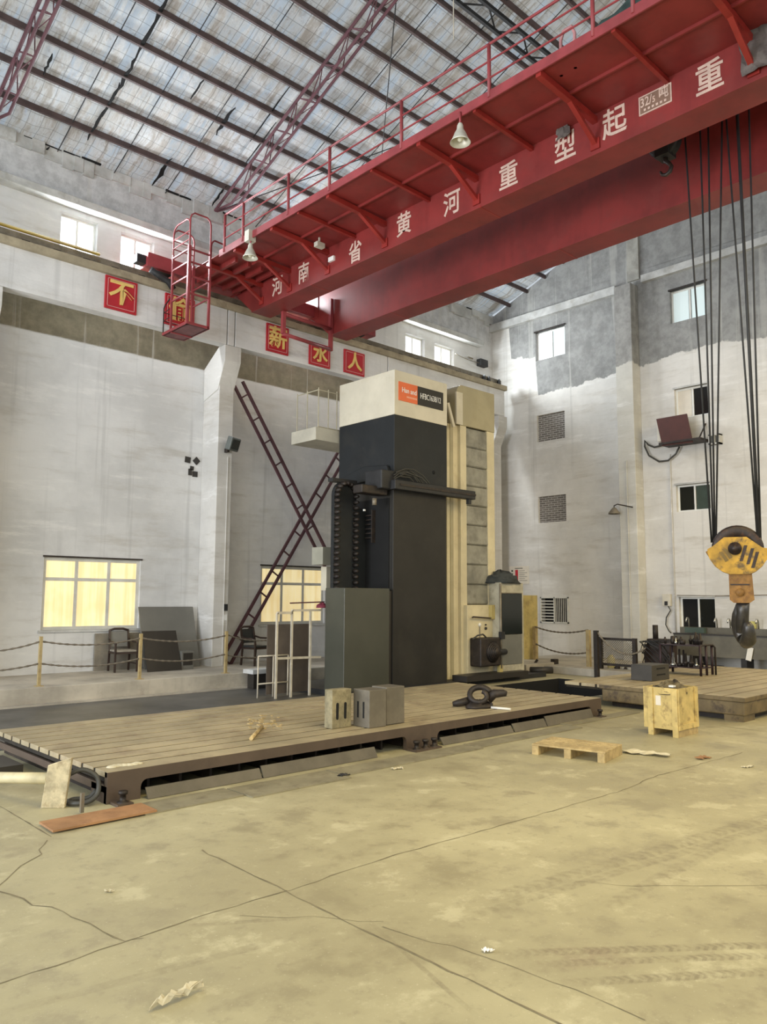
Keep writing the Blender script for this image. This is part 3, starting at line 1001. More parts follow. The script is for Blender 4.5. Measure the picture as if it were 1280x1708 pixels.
# ------------------------------------------------------------------ runway rail
tag(MB().box((-6, 16.70, 9.42), (21.3, 16.78, 9.56)).build('crane_rail', M_rail), 'rusty grey crane rail along the top of the left runway beam', 'rail')
pads = MB()
tag(MB().tube([(-6, 16.66, 9.60), (6.9, 16.66, 9.60)], 0.035, 8).build('conductor_bar', M_yelcable), 'yellow conductor bar above the rail at the left picture edge', 'bar')
for i in range(42):
    x = -5.8 + i * 0.65
    pads.box((x, 16.68, 9.36), (x + 0.16, 16.82, 9.43))
struct(pads.build('trim_10', M_dark_iron))
# end stop spikes on the runway end
o = MB()
for x in (20.2, 20.45, 21.0):
    o.prism([(x, 9.36), (x + 0.16, 9.36), (x + 0.1, 9.56)], 16.6, 16.68, 'Y')
tag(o.build('rail_stop', M_black), 'small black stop wedges at the far end of the runway rail', 'stop')
p = on_y(805, 606, YW - 0.1)
tag(MB().box((p.x - 0.2, YW - 0.2, p.z - 0.12), (p.x + 0.2, YW, p.z + 0.12)).build('anchor_box', M_black), 'small black anchor box in the far corner above the rail', 'box')
q0, q1 = on_y(760, 590, YW - 0.08), p
mb = MB().tube(sag(q0, q1, 0.05), 0.014, 6)
mb.tube([q0.lerp(q1, .45) + Vector((0, -0.02, 0.03)), q0.lerp(q1, .62) + Vector((0, -0.02, 0.03))], 0.03, 6)
tag(mb.build('tie_wire', M_rail), 'grey tie wire with a turnbuckle beside the far upper windows', 'wire')

# ------------------------------------------------------------------ red wall signs
for ch, x0, x1, z0, z1, lb in (('不', 7.04, 7.80, 8.41, 9.17, 'leftmost red sign on the runway beam, gold character of four strokes'),
                               ('偷', 8.50, 9.28, 8.40, 9.16, 'red sign with a gold character seen through the hanging cage'),
                               ('薪', 11.39, 12.10, 8.40, 9.15, 'red sign with a dense gold character right of the corbel'),
                               ('水', 12.80, 13.54, 8.34, 8.98, 'red sign with the gold water character under the red guard frame'),
                               ('人', 14.05, 14.83, 8.37, 9.05, 'rightmost red sign, gold two-stroke character, above the tall machine')):
    t = thing('wall_sign', lb, 'sign', ((x0 + x1) / 2, 16.62, z0), 'red slogan signs on the runway beam')
    MB().box((x0, 16.60, z0), (x1, 16.645, z1)).build('sign_board', M_signred, t, bevel=0.01)
    e = 0.055
    ln = MB()
    for a, b in (((x0 + e, z0 + e), (x1 - e, z0 + e + .012)), ((x0 + e, z1 - e - .012), (x1 - e, z1 - e)), ((x0 + e, z0 + e), (x0 + e + .012, z1 - e)), ((x1 - e - .012, z0 + e), (x1 - e, z1 - e))):
        ln.box((a[0], 16.595, a[1]), (b[0], 16.60, b[1]))
    ln.build('border_line', M_signpink, t)
    text(ch, 0.60 * (z1 - z0) / 0.75, ((x0 + x1) / 2, 16.585, (z0 + z1) / 2), '-Y', M_gold, t, 'lettering', 0.010, 0.012)

# ------------------------------------------------------------------ overhead crane bridge
X1, X1b, X2, X2b, ZB, ZT = 10.47, 10.98, 12.93, 13.50, 9.0, 10.35
YN, YF = -5.5, 15.9          # near end (out of view) and far end of the deep part of the girders
crane = thing('overhead_crane', 'red double-girder overhead travelling crane bridge crossing the whole hall', 'crane', (11.9, 16.75, 9.6))


def girder(xa, xb):
    return MB().prism([(YN, ZB), (YF, ZB), (YF + 0.75, ZB + 0.62), (YF + 0.75, ZT), (YN, ZT)], xa, xb, 'X').build('girder', M_red, crane)


g1 = girder(X1, X1b)
g2 = girder(X2, X2b)
# bottom flanges stand proud of the webs
for g, xa, xb in ((g1, X1, X1b), (g2, X2, X2b)):
    MB().box((xa - 0.03, YN, ZB - 0.02), (xb + 0.03, YF, ZB + 0.006)).build('bottom_flange', M_red, g)
    sj = MB()
    for y in (YF - 2.4, YF - 7.3, YF - 12.4):
        sj.box((xa - 0.034, y, ZB - 0.024), (xb + 0.034, y + 0.035, ZB + 0.012))
    sj.build('splice_joint', M_redbr, g)
for ch, py_, zc in (('河', 14.86, 9.33), ('南', 13.84, 9.34), ('省', 12.05, 9.25), ('黄', 10.59, 9.35), ('河', 9.32, 9.31), ('重', 8.0, 9.31), ('型', 6.84, 9.33), ('起', 5.94, 9.36), ('重', 4.44, 9.34)):
    text(ch, 0.50, (X1 - 0.004, py_, zc), '-X', M_pinkwhite, g1, 'lettering', 0.007, 0.003, 0.86)
pl = MB().box((X1 - 0.012, 5.0, 9.27), (X1, 5.52, 9.57)).build('capacity_plate', M_pinkwhite, g1)
MB().box((X1 - 0.016, 5.015, 9.285), (X1 - 0.012, 5.505, 9.555)).build('plate_field', mat('plate_brown', (0.20, 0.11, 0.075), 0.6, 0, 0.15, 6), pl) if False else None
pf = MB().box((X1 - 0.016, 5.02, 9.29), (X1 - 0.010, 5.50, 9.55)).build('plate_field', mat('plate_brown', (0.22, 0.13, 0.09), 0.6, 0, 0.15, 6, None, 0, 0), g1)
text('32/', 0.20, (X1 - 0.018, 5.40, 9.45), '-X', M_pinkwhite, g1, 'lettering', 0.002, 0.002, 0.75)
text('5', 0.13, (X1 - 0.018, 5.275, 9.43), '-X', M_pinkwhite, g1, 'lettering', 0.002, 0.002, 0.8)
text('吨', 0.20, (X1 - 0.018, 5.12, 9.46), '-X', M_pinkwhite, g1, 'lettering', 0.003, 0.002, 0.8)
nb = MB()
for k in range(6):
    nb.box((X1 - 0.019, 5.44 - k * 0.065, 9.315), (X1 - 0.016, 5.44 - k * 0.065 - 0.035, 9.35))
nb.build('small_print', M_pinkwhite, g1)
MB().box((X1 - 0.05, 12.72, 9.31), (X1, 12.90, 9.41)).build('junction_box', M_white, g1)
# crumpled grey scraps stuck on the girder
def crumple(u0, u1, v0, v1, put, amp, name, m, parent, seed, nu=8, nv=8, ragged=0.15):
    rnd = random.Random(seed)
    mb = MB()
    G = {}
    for i in range(nu + 1):
        for j in range(nv + 1):
            eu = rnd.uniform(-ragged, ragged) * (u1 - u0) / nu * 1.5
            ev = rnd.uniform(-ragged, ragged) * (v1 - v0) / nv * 1.5
            G[i, j] = mb.bm.verts.new(put(u0 + (u1 - u0) * i / nu + eu, v0 + (v1 - v0) * j / nv + ev, rnd.uniform(0.1, 1) * amp))
    for i in range(nu):
        for j in range(nv):
            mb.bm.faces.new((G[i, j], G[i + 1, j], G[i + 1, j + 1], G[i, j + 1]))
    return mb.build(name, m, parent, solid=0.008)


tag(crumple(3.3, 3.98, 9.08, 9.92, lambda u, v, d: (X1 - 0.05 - d, u, v), 0.07, 'grey_sheet', M_grey_scrap, None, 5), 'crumpled dark grey sheet hung over the end of the girder lettering', 'sheet')
tag(crumple(6.70, 6.95, 9.50, 9.72, lambda u, v, d: (X1 - 0.05 - d, u, v), 0.05, 'grey_scrap', M_grey_scrap, None, 6, 4, 4, 0.5), 'small torn grey scrap hanging just above one girder character', 'scrap')

# walkway cantilevered off the first girder
XO, ZD = 8.93, 9.67
MB().box((XO, YN, ZD), (X1, 14.8, ZD + 0.02)).build('walkway_deck', M_red, crane)
MB().box((XO - 0.012, YN, ZD - 0.045), (XO + 0.012, 14.95, ZD + 0.11)).build('walkway_fascia', M_redlt, crane)
MB().box((XO + 0.76, YN, ZD - 0.05), (XO + 0.79, 14.8, ZD)).build('deck_stiffener', M_red, crane)
heavy = [on_x(*p, XO).y for p in ((451, 392.5), (545, 337.5), (696.7, 250), (897, 135), (1172, 0))]
light = [on_x(*p, XO).y for p in ((495.6, 365), (617.7, 296), (790, 195), (1022, 60))]
for y in heavy + [15.5, 14.36, 1.4, -1.2]:
    b = MB().bar((XO + 0.02, y, ZD - 0.05), (X1, y, ZD - 0.11), 0.09, 0.10).build('bracket', M_redbr, crane)
    MB().bar((XO + 0.82, y, ZD - 0.10), (X1 - 0.01, y, ZD - 0.50), 0.075, 0.06).build('strut', M_redbr, b)
    MB().box((X1 - 0.03, y - 0.08, ZD - 0.6), (X1, y + 0.08, ZD - 0.42)).build('foot_plate', M_redbr, b)
for y in light + [2.6, 0.1]:
    MB().bar((XO + 0.02, y, ZD - 0.04), (X1, y, ZD - 0.06), 0.06, 0.075).build('bracket', M_redbr, crane)
# end frame beams between walkway and girder at the cage
eb = MB()
for x in (9.25, 9.6, 9.95, 10.25):
    eb.box((x, 14.8, ZD - 0.1), (x + 0.07, 16.5, ZD + 0.02))
eb.build('end_platform_joist', M_red, crane)
MB().box((XO, 14.8, ZD + 0.02), (X1, 16.5, ZD + 0.035)).build('end_platform', M_red, crane)
# railing
rp = [14.75, 14.0, 12.36, 11.05, 9.1, 7.17, 5.35, 4.75, 3.4, 1.9, 0.4, -1.2]
rail = MB().tube([(XO, 14.75, ZD + 0.88), (XO, YN, ZD + 0.88)], 0.022, 8).build('railing', M_redlt, crane)
for y in rp:
    MB().tube([(XO, y, ZD), (XO, y, ZD + 0.88)], 0.03, 8).build('post', M_redlt, rail)
for z in (0.32, 0.60):
    MB().tube([(XO, 14.75, ZD + z), (XO, YN, ZD + z)], 0.016, 6).build('mid_rail', M_redlt, rail)
hoop = on_x(947, 52, 9.3)
MB().tube([(9.3, hoop.y + 0.12, ZD), (9.3, hoop.y + 0.12, ZD + 0.55), (9.3, hoop.y + 0.07, ZD + 0.68), (9.3, hoop.y - 0.07, ZD + 0.68), (9.3, hoop.y - 0.12, ZD + 0.55), (9.3, hoop.y - 0.12, ZD)], 0.025, 8).build('hoop', M_pinkhose, crane)
# end trucks on the rail
et = MB().box((8.0, 16.55, 9.66), (15.2, 16.95, 9.98)).build('end_truck', M_redlt, crane)
for x in (8.5, 14.7):
    MB().lathe([(0.0, -0.06), (0.24, -0.06), (0.24, 0.06), (0.0, 0.06)], (x, 16.74, 9.80), 'Y', 20, False).build('wheel', M_dark_iron, et)
MB().box((7.78, 16.65, 9.72), (8.0, 16.85, 9.92)).build('buffer', M_black, et)
for g, xa, xb in ((g1, X1, X1b), (g2, X2, X2b)):
    MB().box((xa - 0.02, 16.4, 9.62), (xb + 0.02, 17.0, ZT)).build('saddle', M_red, g)
# hanging access cage at the walkway end
CX0, CX1, CY0, CY1, CZ = 8.40, 8.93, 15.35, 16.46, 8.04
cage = MB().box((CX0, CY0, CZ), (CX1, CY1, CZ + 0.02)).build('access_cage', mat('cage_floor_rust', (0.17, 0.055, 0.055), 0.6, 0, 0.3, 5), crane)
ef = MB()
for a, b in (((CX0, CY0), (CX1, CY0)), ((CX1, CY0), (CX1, CY1)), ((CX1, CY1), (CX0, CY1)), ((CX0, CY1), (CX0, CY0))):
    ef.bar((*a, CZ + 0.03), (*b, CZ + 0.03), 0.05, 0.06)
ef.bar((CX0, CY0 + 0.74, CZ - 0.01), (CX1, CY0 + 0.74, CZ - 0.01), 0.04, 0.03)
ef.build('floor_frame', M_redlt, cage)
yl = CY0 + 0.75
for x, y, zt, w in ((CX0, CY0, ZD + 0.2, 0.065), (CX1, CY0, ZD + 0.2, 0.05), (CX0, yl, ZD + 0.2, 0.045), (CX1, yl, ZD + 0.1, 0.06)):
    MB().bar((x, y, CZ), (x, y, zt), w, w).build('cage_post', M_redlt, cage)
for k, z in enumerate((CZ + 0.72, CZ + 1.12, CZ + 1.45, CZ + 1.75)):
    m_ = MB()
    m_.bar((CX0, CY0, z), (CX1, CY0, z), 0.035, 0.035).bar((CX0, CY0, z), (CX0, yl, z), 0.035, 0.035)
    if k in (0, 1):
        m_.bar((CX1, CY0, z), (CX1, yl, z), 0.03, 0.03)
    m_.build('cage_rail', M_redlt, cage)
th = MB()
th.tube([(CX0, CY1, CZ), (CX0, CY1, CZ + 0.65), (CX0, CY1 - 0.06, CZ + 0.72), (CX0, yl, CZ + 0.85)], 0.016, 6)
for z in (0.35, 0.55):
    th.tube([(CX0, CY1, CZ + z), (CX0, yl, CZ + z + 0.02)], 0.01, 6)
    th.tube([(CX0, CY1, CZ + z), (CX1, CY1, CZ + z)], 0.01, 6)
th.build('thin_rail', M_dark_iron, cage)
# rounded hand loops above the cage
def loop(p, q, z0, z1, r=0.02):
    p, q = Vector((*p, 0)), Vector((*q, 0))
    d = (q - p)
    pts = [p + Vector((0, 0, z0)), p + Vector((0, 0, z1 - 0.15)), p + d * 0.06 + Vector((0, 0, z1 - 0.06)), p + d * 0.2 + Vector((0, 0, z1)), p + d * 0.8 + Vector((0, 0, z1)), p + d * 0.94 + Vector((0, 0, z1 - 0.06)), q + Vector((0, 0, z1 - 0.15)), q + Vector((0, 0, z0))]
    return MB().tube(pts, r, 8)


ZL = 10.66
loop((CX0, CY0), (CX1, CY0), ZD, ZL).build('hand_loop', M_redlt, cage)
loop((CX0, yl), (CX0, CY0), ZD, ZL - 0.12).build('hand_loop', M_redlt, cage)
loop((CX0, yl), (CX1, yl), ZD, ZL - 0.15).build('hand_loop', M_redlt, cage)
loop((CX1 + 0.05, CY0 + 0.05), (CX1 + 0.5, CY0 + 0.1), ZD, ZL - 0.45).build('hand_loop', M_redlt, cage)
m_ = MB()
for z in (ZD + 0.35, ZD + 0.55):
    m_.tube([(CX0, CY0, z), (CX0, yl, z), (CX1, yl, z)], 0.014, 6)
m_.build('upper_rail', M_redlt, cage)
# red U-shaped guard frame hung between the girders
gf = MB().bar((10.98, 15.3, 8.42), (10.98, 15.3, 9.05), 0.09, 0.09).build('guard_frame', M_redlt, crane)
MB().bar((X2 - 0.06, 15.78, 8.52), (X2 - 0.06, 15.78, 9.95), 0.09, 0.09).build('guard_post', M_redlt, gf)
for a, b in (((10.98, 15.3, 8.92), (X2 - 0.06, 15.78, 9.12)), ((10.98, 15.3, 8.42), (X2 - 0.06, 15.78, 8.56))):
    MB().tube([a, b], 0.05, 8).build('guard_rail', M_redlt, gf)
# black trailing collector beside the cage
tag(MB().tube([(8.05, 16.5, 9.55), (8.3, 16.5, 9.45), (8.5, 16.48, 9.38), (8.62, 16.45, 9.22)], 0.075, 8).build('collector_shoe', M_black), 'black greasy current collector on the rail left of the cage', 'collector')
# green tarp heap on the walkway
tp = on_x(1045, 40, 9.3)
mb = MB()
rnd = random.Random(9)
G = {}
for i in range(17):
    for j in range(9):
        u, v = i / 16, j / 8
        h = (math.sin(math.pi * u) ** 0.6) * (math.sin(math.pi * v) ** 0.5) * 0.68
        h *= 0.85 + 0.25 * math.sin(u * 9) * math.cos(v * 7)
        G[i, j] = mb.bm.verts.new((9.05 + v * 1.0 + rnd.uniform(-.03, .03), tp.y + 0.62 - u * 1.3, ZD + 0.025 + max(0, h) + rnd.uniform(0, .03)))
for i in range(16):
    for j in range(8):
        mb.bm.faces.new((G[i, j], G[i + 1, j], G[i + 1, j + 1], G[i, j + 1])).smooth = True
tag(mb.build('tarpaulin_heap', M_tarp, solid=0.01), 'dark green tarpaulin heap on the crane walkway behind the railing', 'tarpaulin')


# work lamps under the walkway edge
def bell_lamp(loc, label, tilt=0.0):
    t = thing('bell_lamp', label, 'lamp', loc, 'bell lamps under the crane walkway')
    x, y, z = loc
    MB().tube([(x, y, z + 0.0), (x, y, z - 0.22)], 0.018, 8).build('hanger', M_redlt, t)
    MB().lathe([(0.035, -0.20), (0.05, -0.24), (0.055, -0.30), (0.09, -0.36), (0.135, -0.47), (0.165, -0.52), (0.160, -0.52), (0.128, -0.46), (0.08, -0.36), (0.03, -0.31)], loc, 'Z', 24, False).build('lamp_shade', M_lampsh, t)
    MB().lathe([(0.0, -0.31), (0.035, -0.33), (0.055, -0.40), (0.05, -0.47), (0.02, -0.50), (0.0, -0.50)], loc, 'Z', 14, False).build('bulb', M_glassb, t)
    return t


for px, py, lb in ((768, 207, 'pale bell lamp under the middle of the walkway'), (418, 412, 'pale bell lamp under the walkway end beside the cage')):
    p = on_x(px, py, XO - 0.03)
    bell_lamp((XO - 0.03, p.y, ZD + 0.02 if px > 600 else ZD + 0.02), lb)
p = on_x(533, 420, 9.95)
tag(MB().box((9.85, p.y - 0.06, 9.40), (10.05, p.y + 0.06, 9.50)).build('small_camera', M_lampsh), 'small pale camera-like box fixed under the walkway bracket', 'camera')
MB().box((9.93, p.y - 0.015, 9.5), (9.96, p.y + 0.015, 9.62)).build('stem', M_lampsh, bpy.data.objects['small_camera'])
tag(MB().box((XO - 0.1, 13.62, ZD - 0.12), (XO + 0.08, 13.78, ZD + 0.12)).build('lamp_control_box', M_lampsh), 'pale control box on the walkway edge above the left bell lamp', 'box')

# ------------------------------------------------------------------ hook block on wire ropes
HX = 11.95
hc = on_x(1232, 918, HX)
hook = thing('hook_block', 'yellow and rust hook block with diagonal black stripes hanging on wire ropes', 'hook', (HX, hc.y, 1.35))
sc_ = (Vector((HX, hc.y, hc.z)) - EYE).dot(FW) / FPX          # metres per pixel there
ang = math.atan2(-hc.y, -HX) + math.pi / 2                    # local -Y towards the viewer
LM = Matrix.Translation((HX, hc.y, hc.z)) @ Matrix.Rotation(ang, 4, 'Z')


def hp(px, py, d=0.0):        # block-local point from picture offsets about (1232, 918)
    return Vector(((px - 1232) * sc_, d, (918 - py) * sc_))


mb = MB()
n = 28
R0 = 40 * sc_
mb.lathe([(0.05, -0.10), (R0 * 0.55, -0.10), (R0 * 0.62, -0.13), (R0 * 0.92, -0.13), (R0, -0.11), (R0 * 0.93, -0.06), (R0 * 0.93, 0.06), (R0, 0.11), (R0 * 0.92, 0.13), (R0 * 0.55, 0.10), (0.05, 0.10)], hp(1231, 917), 'Y', 32)
mb.move(LM).build('sheave', M_hookdk, hook)


def plate(pts, d0, d1):
    mb = MB()
    A = [mb.bm.verts.new(hp(x, y, d0)) for x, y in pts]
    B = [mb.bm.verts.new(hp(x, y, d1)) for x, y in pts]
    mb.bm.faces.new(A)
    mb.bm.faces.new(B[::-1])
    for i in range(len(pts)):
        mb.bm.faces.new((A[i], B[i], B[(i + 1) % len(pts)], A[(i + 1) % len(pts)]))
    return mb.move(LM)


cheek = [(1211, 897), (1245, 897), (1268, 915), (1278, 917), (1277, 926), (1275, 933), (1268, 944), (1258, 953), (1248, 958), (1218, 958), (1206, 953), (1195, 944), (1188, 933), (1185, 923), (1185, 916), (1194, 911)]
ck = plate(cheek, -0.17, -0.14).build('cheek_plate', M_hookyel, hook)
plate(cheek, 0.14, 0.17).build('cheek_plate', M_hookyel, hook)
for x0, y0 in ((1241, 911), (1251, 916), (1258, 922)):
    plate([(x0, y0), (x0 + 5, y0), (x0 - 3, y0 + 26), (x0 - 8, y0 + 26)], -0.176, -0.168).build('stripe', M_hookdk, ck)
for x0, y0 in ((1203, 921), (1209, 916)):
    plate([(x0, y0), (x0 + 5, y0), (x0 + 14, y0 + 14), (x0 + 9, y0 + 17)], -0.176, -0.168).build('stripe', mat('faded_stripe', (0.16, 0.10, 0.02), 0.6), ck)
MB().lathe([(0.0, -0.24), (0.05, -0.24), (0.05, -0.20), (0.095, -0.20), (0.095, -0.16), (0.0, -0.16)], hp(1227, 916), 'Y', 20, False).move(LM).build('axle_cap', M_hookdk, hook)
rim = [hp(1186 + k, 918 + 36 * math.sin(math.pi * k / 91) ** 0.75, -0.10) for k in range(0, 92, 7)]
MB().tube(rim, 0.045, 8).move(LM).build('guard_rim', M_hookrust, hook)
neck = plate([(1216, 957), (1251, 957), (1253, 1000), (1246, 1005), (1222, 1005), (1216, 1000)], -0.13, 0.13).build('hook_housing', M_hookrust, hook)
plate([(1218, 974), (1247, 974), (1247, 976), (1218, 976)], -0.14, -0.13).build('weld_band', M_hookdk, neck)
MB().lathe([(0.0, -0.16), (0.055, -0.16), (0.06, -0.13), (0.0, -0.13)], hp(1232, 988), 'Y', 16, False).move(LM).build('bolt_head', M_hookrust, neck)
# double (ramshorn-like) hook seen edge on
pts = []
rad = []
prof = [(1236, 1003, .0, .10), (1235, 1018, .0, .095), (1234, 1032, -.03, .095), (1233, 1046, -.12, .10), (1235, 1060, -.2, .115), (1239, 1068, -.12, .125), (1242, 1064, .06, .115), (1243, 1052, .16, .10), (1242, 1042, .19, .08), (1241, 1036, .19, .045)]
MB().tube([hp(x, y, -d) for x, y, d, r in prof], 0.1, 14, True, [r * 0.92 for *_, r in prof]).move(LM).build('hook', M_hooksteel, hook)
# second horn behind
prof2 = [(1233, 1010, 0.05, .09), (1228, 1025, .10, .10), (1226, 1040, .18, .105), (1229, 1054, .22, .11), (1234, 1064, .12, .11)]
MB().tube([hp(x, y, d) for x, y, d, r in prof2], 0.1, 12, True, [r * 0.9 for *_, r in prof2]).move(LM).build('hook_horn', M_hooksteel, hook)
ropes = [(1143, 1187.5, 0), (1168.5, 1190.5, .05), (1182, 1193, .1), (1204.6, 1195, .05), (1214, 1264.5, 0), (1232, 1267, .05), (1251, 1269.5, .1)]
for k, (xt, xb, dx) in enumerate(ropes):
    a = on_x(xt, 225, HX + dx)
    b = on_x(xb, 905, HX + dx * 0.4)
    a2 = b + (a - b) * ((11.2 - b.z) / (a.z - b.z))
    MB().tube([a2, b], 0.025 if k == 5 else 0.015, 8).build('wire_rope', M_black, hook)
# trolley on top of the girders
tr = thing('crane_trolley', 'dark crane trolley above the girders carrying the wire ropes', 'trolley', (11.95, 5.2, ZT))
MB().box((X1, 3.9, ZT + 0.01), (X2b, 6.6, ZT + 0.3)).build('trolley_frame', M_red, tr)
MB().lathe([(0.0, -0.9), (0.32, -0.9), (0.32, 0.9), (0.0, 0.9)], (11.95, 5.1, ZT + 0.65), 'Y', 20, False).build('rope_drum', M_dark_iron, tr)
# small auxiliary hook
ah = on_x(1110, 250, HX)
aux = thing('auxiliary_hook', 'small black auxiliary hook tucked up under the front girder', 'hook', (HX, ah.y, 9.05))
MB().lathe([(0.04, -0.1), (0.24, -0.1), (0.27, -0.06), (0.22, 0.0), (0.27, 0.06), (0.24, 0.1), (0.04, 0.1)], (HX, ah.y, 9.62), 'X', 20).build('sheave_block', M_black, aux)
MB().box((HX - 0.14, ah.y - 0.12, 9.36), (HX + 0.14, ah.y + 0.12, 9.62)).build('cross_head', M_black, aux)
hk = [(0, 9.38), (0, 9.30), (-0.06, 9.24), (-0.10, 9.17), (-0.07, 9.09), (0.0, 9.06), (0.07, 9.09), (0.10, 9.16)]
MB().tube([(HX, ah.y + u, z) for u, z in hk], 0.03, 8, True, [.04, .04, .035, .035, .035, .035, .028, .015]).build('hook', M_hookdk, aux)
MB().tube([(HX, ah.y, 9.8), (HX, ah.y, ZT + 0.05)], 0.03, 8).build('wire_rope', M_black, aux)

# ------------------------------------------------------------------ boring machine
Y0 = 12.3
mach = thing('boring_machine', 'tall charcoal and cream column boring machine standing behind the slotted table', 'machine', (13.2, 13.2, 0))
TX0, TX1, TY1 = 11.88, 13.62, 14.2
tz, mz, az = 7.08, 6.06, 4.38
MB().box((TX0, Y0, mz), (TX1, TY1, tz)).build('tower_cap', M_creamlt, mach, bevel=0.01)
tw = MB().box((TX0 + 0.005, Y0 + 0.005, az), (TX1 - 0.005, TY1 - 0.005, mz)).build('upper_cover', M_tower, mach, bevel=0.012)
MB().lathe([(0.0, -0.004), (0.045, -0.004), (0.045, 0.0), (0.0, 0.0)], (on_y(724, 788, Y0).x, Y0 + 0.002, on_y(724, 788, Y0).z), 'Y', 14, False).build('port_hole', M_void, tw)
lw = MB().box((TX0, Y0 + 0.02, 0.1), (TX1 - 0.01, Y0 + 1.3, az)).build('lower_cover', M_towerlow, mach, bevel=0.012)
a_, b_ = on_y(665, 641, Y0), on_y(739, 682, Y0)
sx0, sx1 = a_.x, b_.x
szc = (on_y(665, 652, Y0).z + on_y(739, 670, Y0).z) / 2
xm = on_y(696, 660, Y0).x
hh = 0.215
sg = MB().box((sx0, Y0 - 0.015, szc - hh), (xm, Y0 + 0.005, szc + hh)).build('logo_panel', M_orange, mach)
sg2 = MB().box((xm, Y0 - 0.015, szc - hh), (sx1, Y0 + 0.005, szc + hh)).build('model_panel', M_blk_sign, mach)
text('Han and', 0.165, ((sx0 + xm) / 2 + 0.03, Y0 - 0.018, szc + 0.035), '-Y', M_white, sg, 'lettering', 0.0015, 0.002, 0.86)
sb = MB()
for k in range(8):
    xx = sx0 + 0.25 + k * 0.042
    sb.box((xx, Y0 - 0.018, szc - 0.125), (xx + 0.026, Y0 - 0.015, szc - 0.085))
sb.build('small_print', mat('pale_orange', (0.85, 0.5, 0.35), 0.6, 0, 0.05, 4, None, 0, 0), sg)
text('HFBC1638/12', 0.19, ((xm + sx1) / 2, Y0 - 0.018, szc), '-Y', M_white, sg2, 'lettering', 0.0, 0.002, 0.64)
# cream column with its guideways
YC = 12.62
e = lambda px, py=900, y=YC: on_y(px, py, y).x
xa0, xa1, xb1, xc0, xc1 = e(747), e(766), e(776), e(811), e(823)
zc = on_y(790, 650, YC).z
zcov = on_y(793, 716, YC).z
MB().box((xa0 - 0.3, YC + 0.10, 0.1), (xc1, YC + 1.7, zcov)).build('column', M_cream, mach, bevel=0.01)
MB().box((xa0, YC + 0.02, 0.1), (xa1, YC + 0.12, zcov)).build('guideway', M_cream, mach, bevel=0.008)
MB().box((xa1, YC - 0.06, 0.1), (xb1, YC + 0.12, zcov)).build('guideway', M_cream, mach, bevel=0.008)
MB().box((xc0, YC - 0.06, 0.1), (xc1, YC + 0.12, zcov)).build('guideway', M_cream, mach, bevel=0.008)
gs = MB()
gs.box((e(752), YC + 0.005, 0.1), (e(757), YC + 0.03, zcov)).build('guide_groove', M_olive, mach)
# rounded column head
hd = []
hx0_, hx1_ = e(759), xc1
r_ = 0.22
for k in range(7):
    a = math.pi - math.pi / 2 * k / 6
    hd.append((hx0_ + r_ + r_ * math.cos(a), zc - r_ + r_ * math.sin(a)))
hd += [(hx1_, zc), (hx1_, zcov), (hx0_, zcov)]
MB().prism(hd, YC - 0.08, YC + 1.7, 'Y').build('column_head', M_olive, mach, bevel=0.008)
MB().box((hx0_ - 0.01, YC - 0.04, zcov), (hx0_ + 0.22, YC - 0.085, zc - 0.2)).build('head_edge', M_creamlt, mach)
# telescopic way cover
zlow = on_y(793, 1008, YC).z
tc = MB()
zs = zcov - 0.02
n = 9
cv = MB()
for k in range(n):
    z1_ = zs - (zs - zlow) * k / n
    z0_ = zs - (zs - zlow) * (k + 1) / n
    d = 0.012 * (k % 2)
    cv.prism([(YC + 0.09, z0_), (YC - 0.03 - d, z0_), (YC - 0.05 - d, z0_ + 0.03), (YC - 0.035 - d, z1_ - 0.02), (YC - 0.02, z1_ - 0.004), (YC + 0.09, z1_ - 0.004)], xb1, xc0, 'X')
cv.build('way_cover', M_cover, mach)
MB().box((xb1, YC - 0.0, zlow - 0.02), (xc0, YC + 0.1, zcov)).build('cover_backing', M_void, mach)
# slanted pale strut and dark gap between cap and column
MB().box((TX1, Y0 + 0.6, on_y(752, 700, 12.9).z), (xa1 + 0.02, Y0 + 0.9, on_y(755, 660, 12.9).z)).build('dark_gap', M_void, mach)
MB().bar(on_y(747, 672, 12.5), on_y(757, 712, 12.5), 0.05, 0.08).build('slant_strut', M_creamlt, mach)
# tool arm rail across the front
ya = Y0 - 0.12
p0, p1 = on_y(646, 806, ya), on_y(790, 830, ya)
az_ = (p0.z + p1.z) / 2 + 0.02
ar = MB().box((TX0 - 0.15, ya - 0.07, az_ - 0.10), (p1.x, Y0, az_ + 0.10)).build('tool_arm_rail', M_black, mach, bevel=0.01)
MB().box((TX0 + 0.0, ya - 0.085, az_ - 0.02), (p1.x, ya - 0.07, az_ + 0.03)).build('rail_groove', M_dark_iron, ar)
MB().box((p1.x - 0.22, ya - 0.04, az_ - 0.22), (p1.x - 0.12, ya + 0.04, az_ - 0.09)).build('stop_block', M_black, ar)
hc_ = MB()
rnd = random.Random(4)
for k in range(6):
    a = Vector((TX0 - 0.05 + rnd.uniform(-.1, .1), Y0 - 0.1 - rnd.uniform(0, .1), az_ + 0.12 + k * 0.03))
    b = Vector((TX0 + 0.5 + k * 0.10, Y0 - 0.08 - rnd.uniform(0, .06), az_ + 0.13))
    c_ = a.lerp(b, 0.5) + Vector((0, 0, rnd.uniform(0.05, 0.22)))
    hc_.tube([a, a.lerp(c_, 0.5) + Vector((0, 0, 0.04)), c_, c_.lerp(b, 0.6) + Vector((0, 0, 0.05)), b], 0.014, 6)
hc_.build('cable_bundle', M_hose, ar)
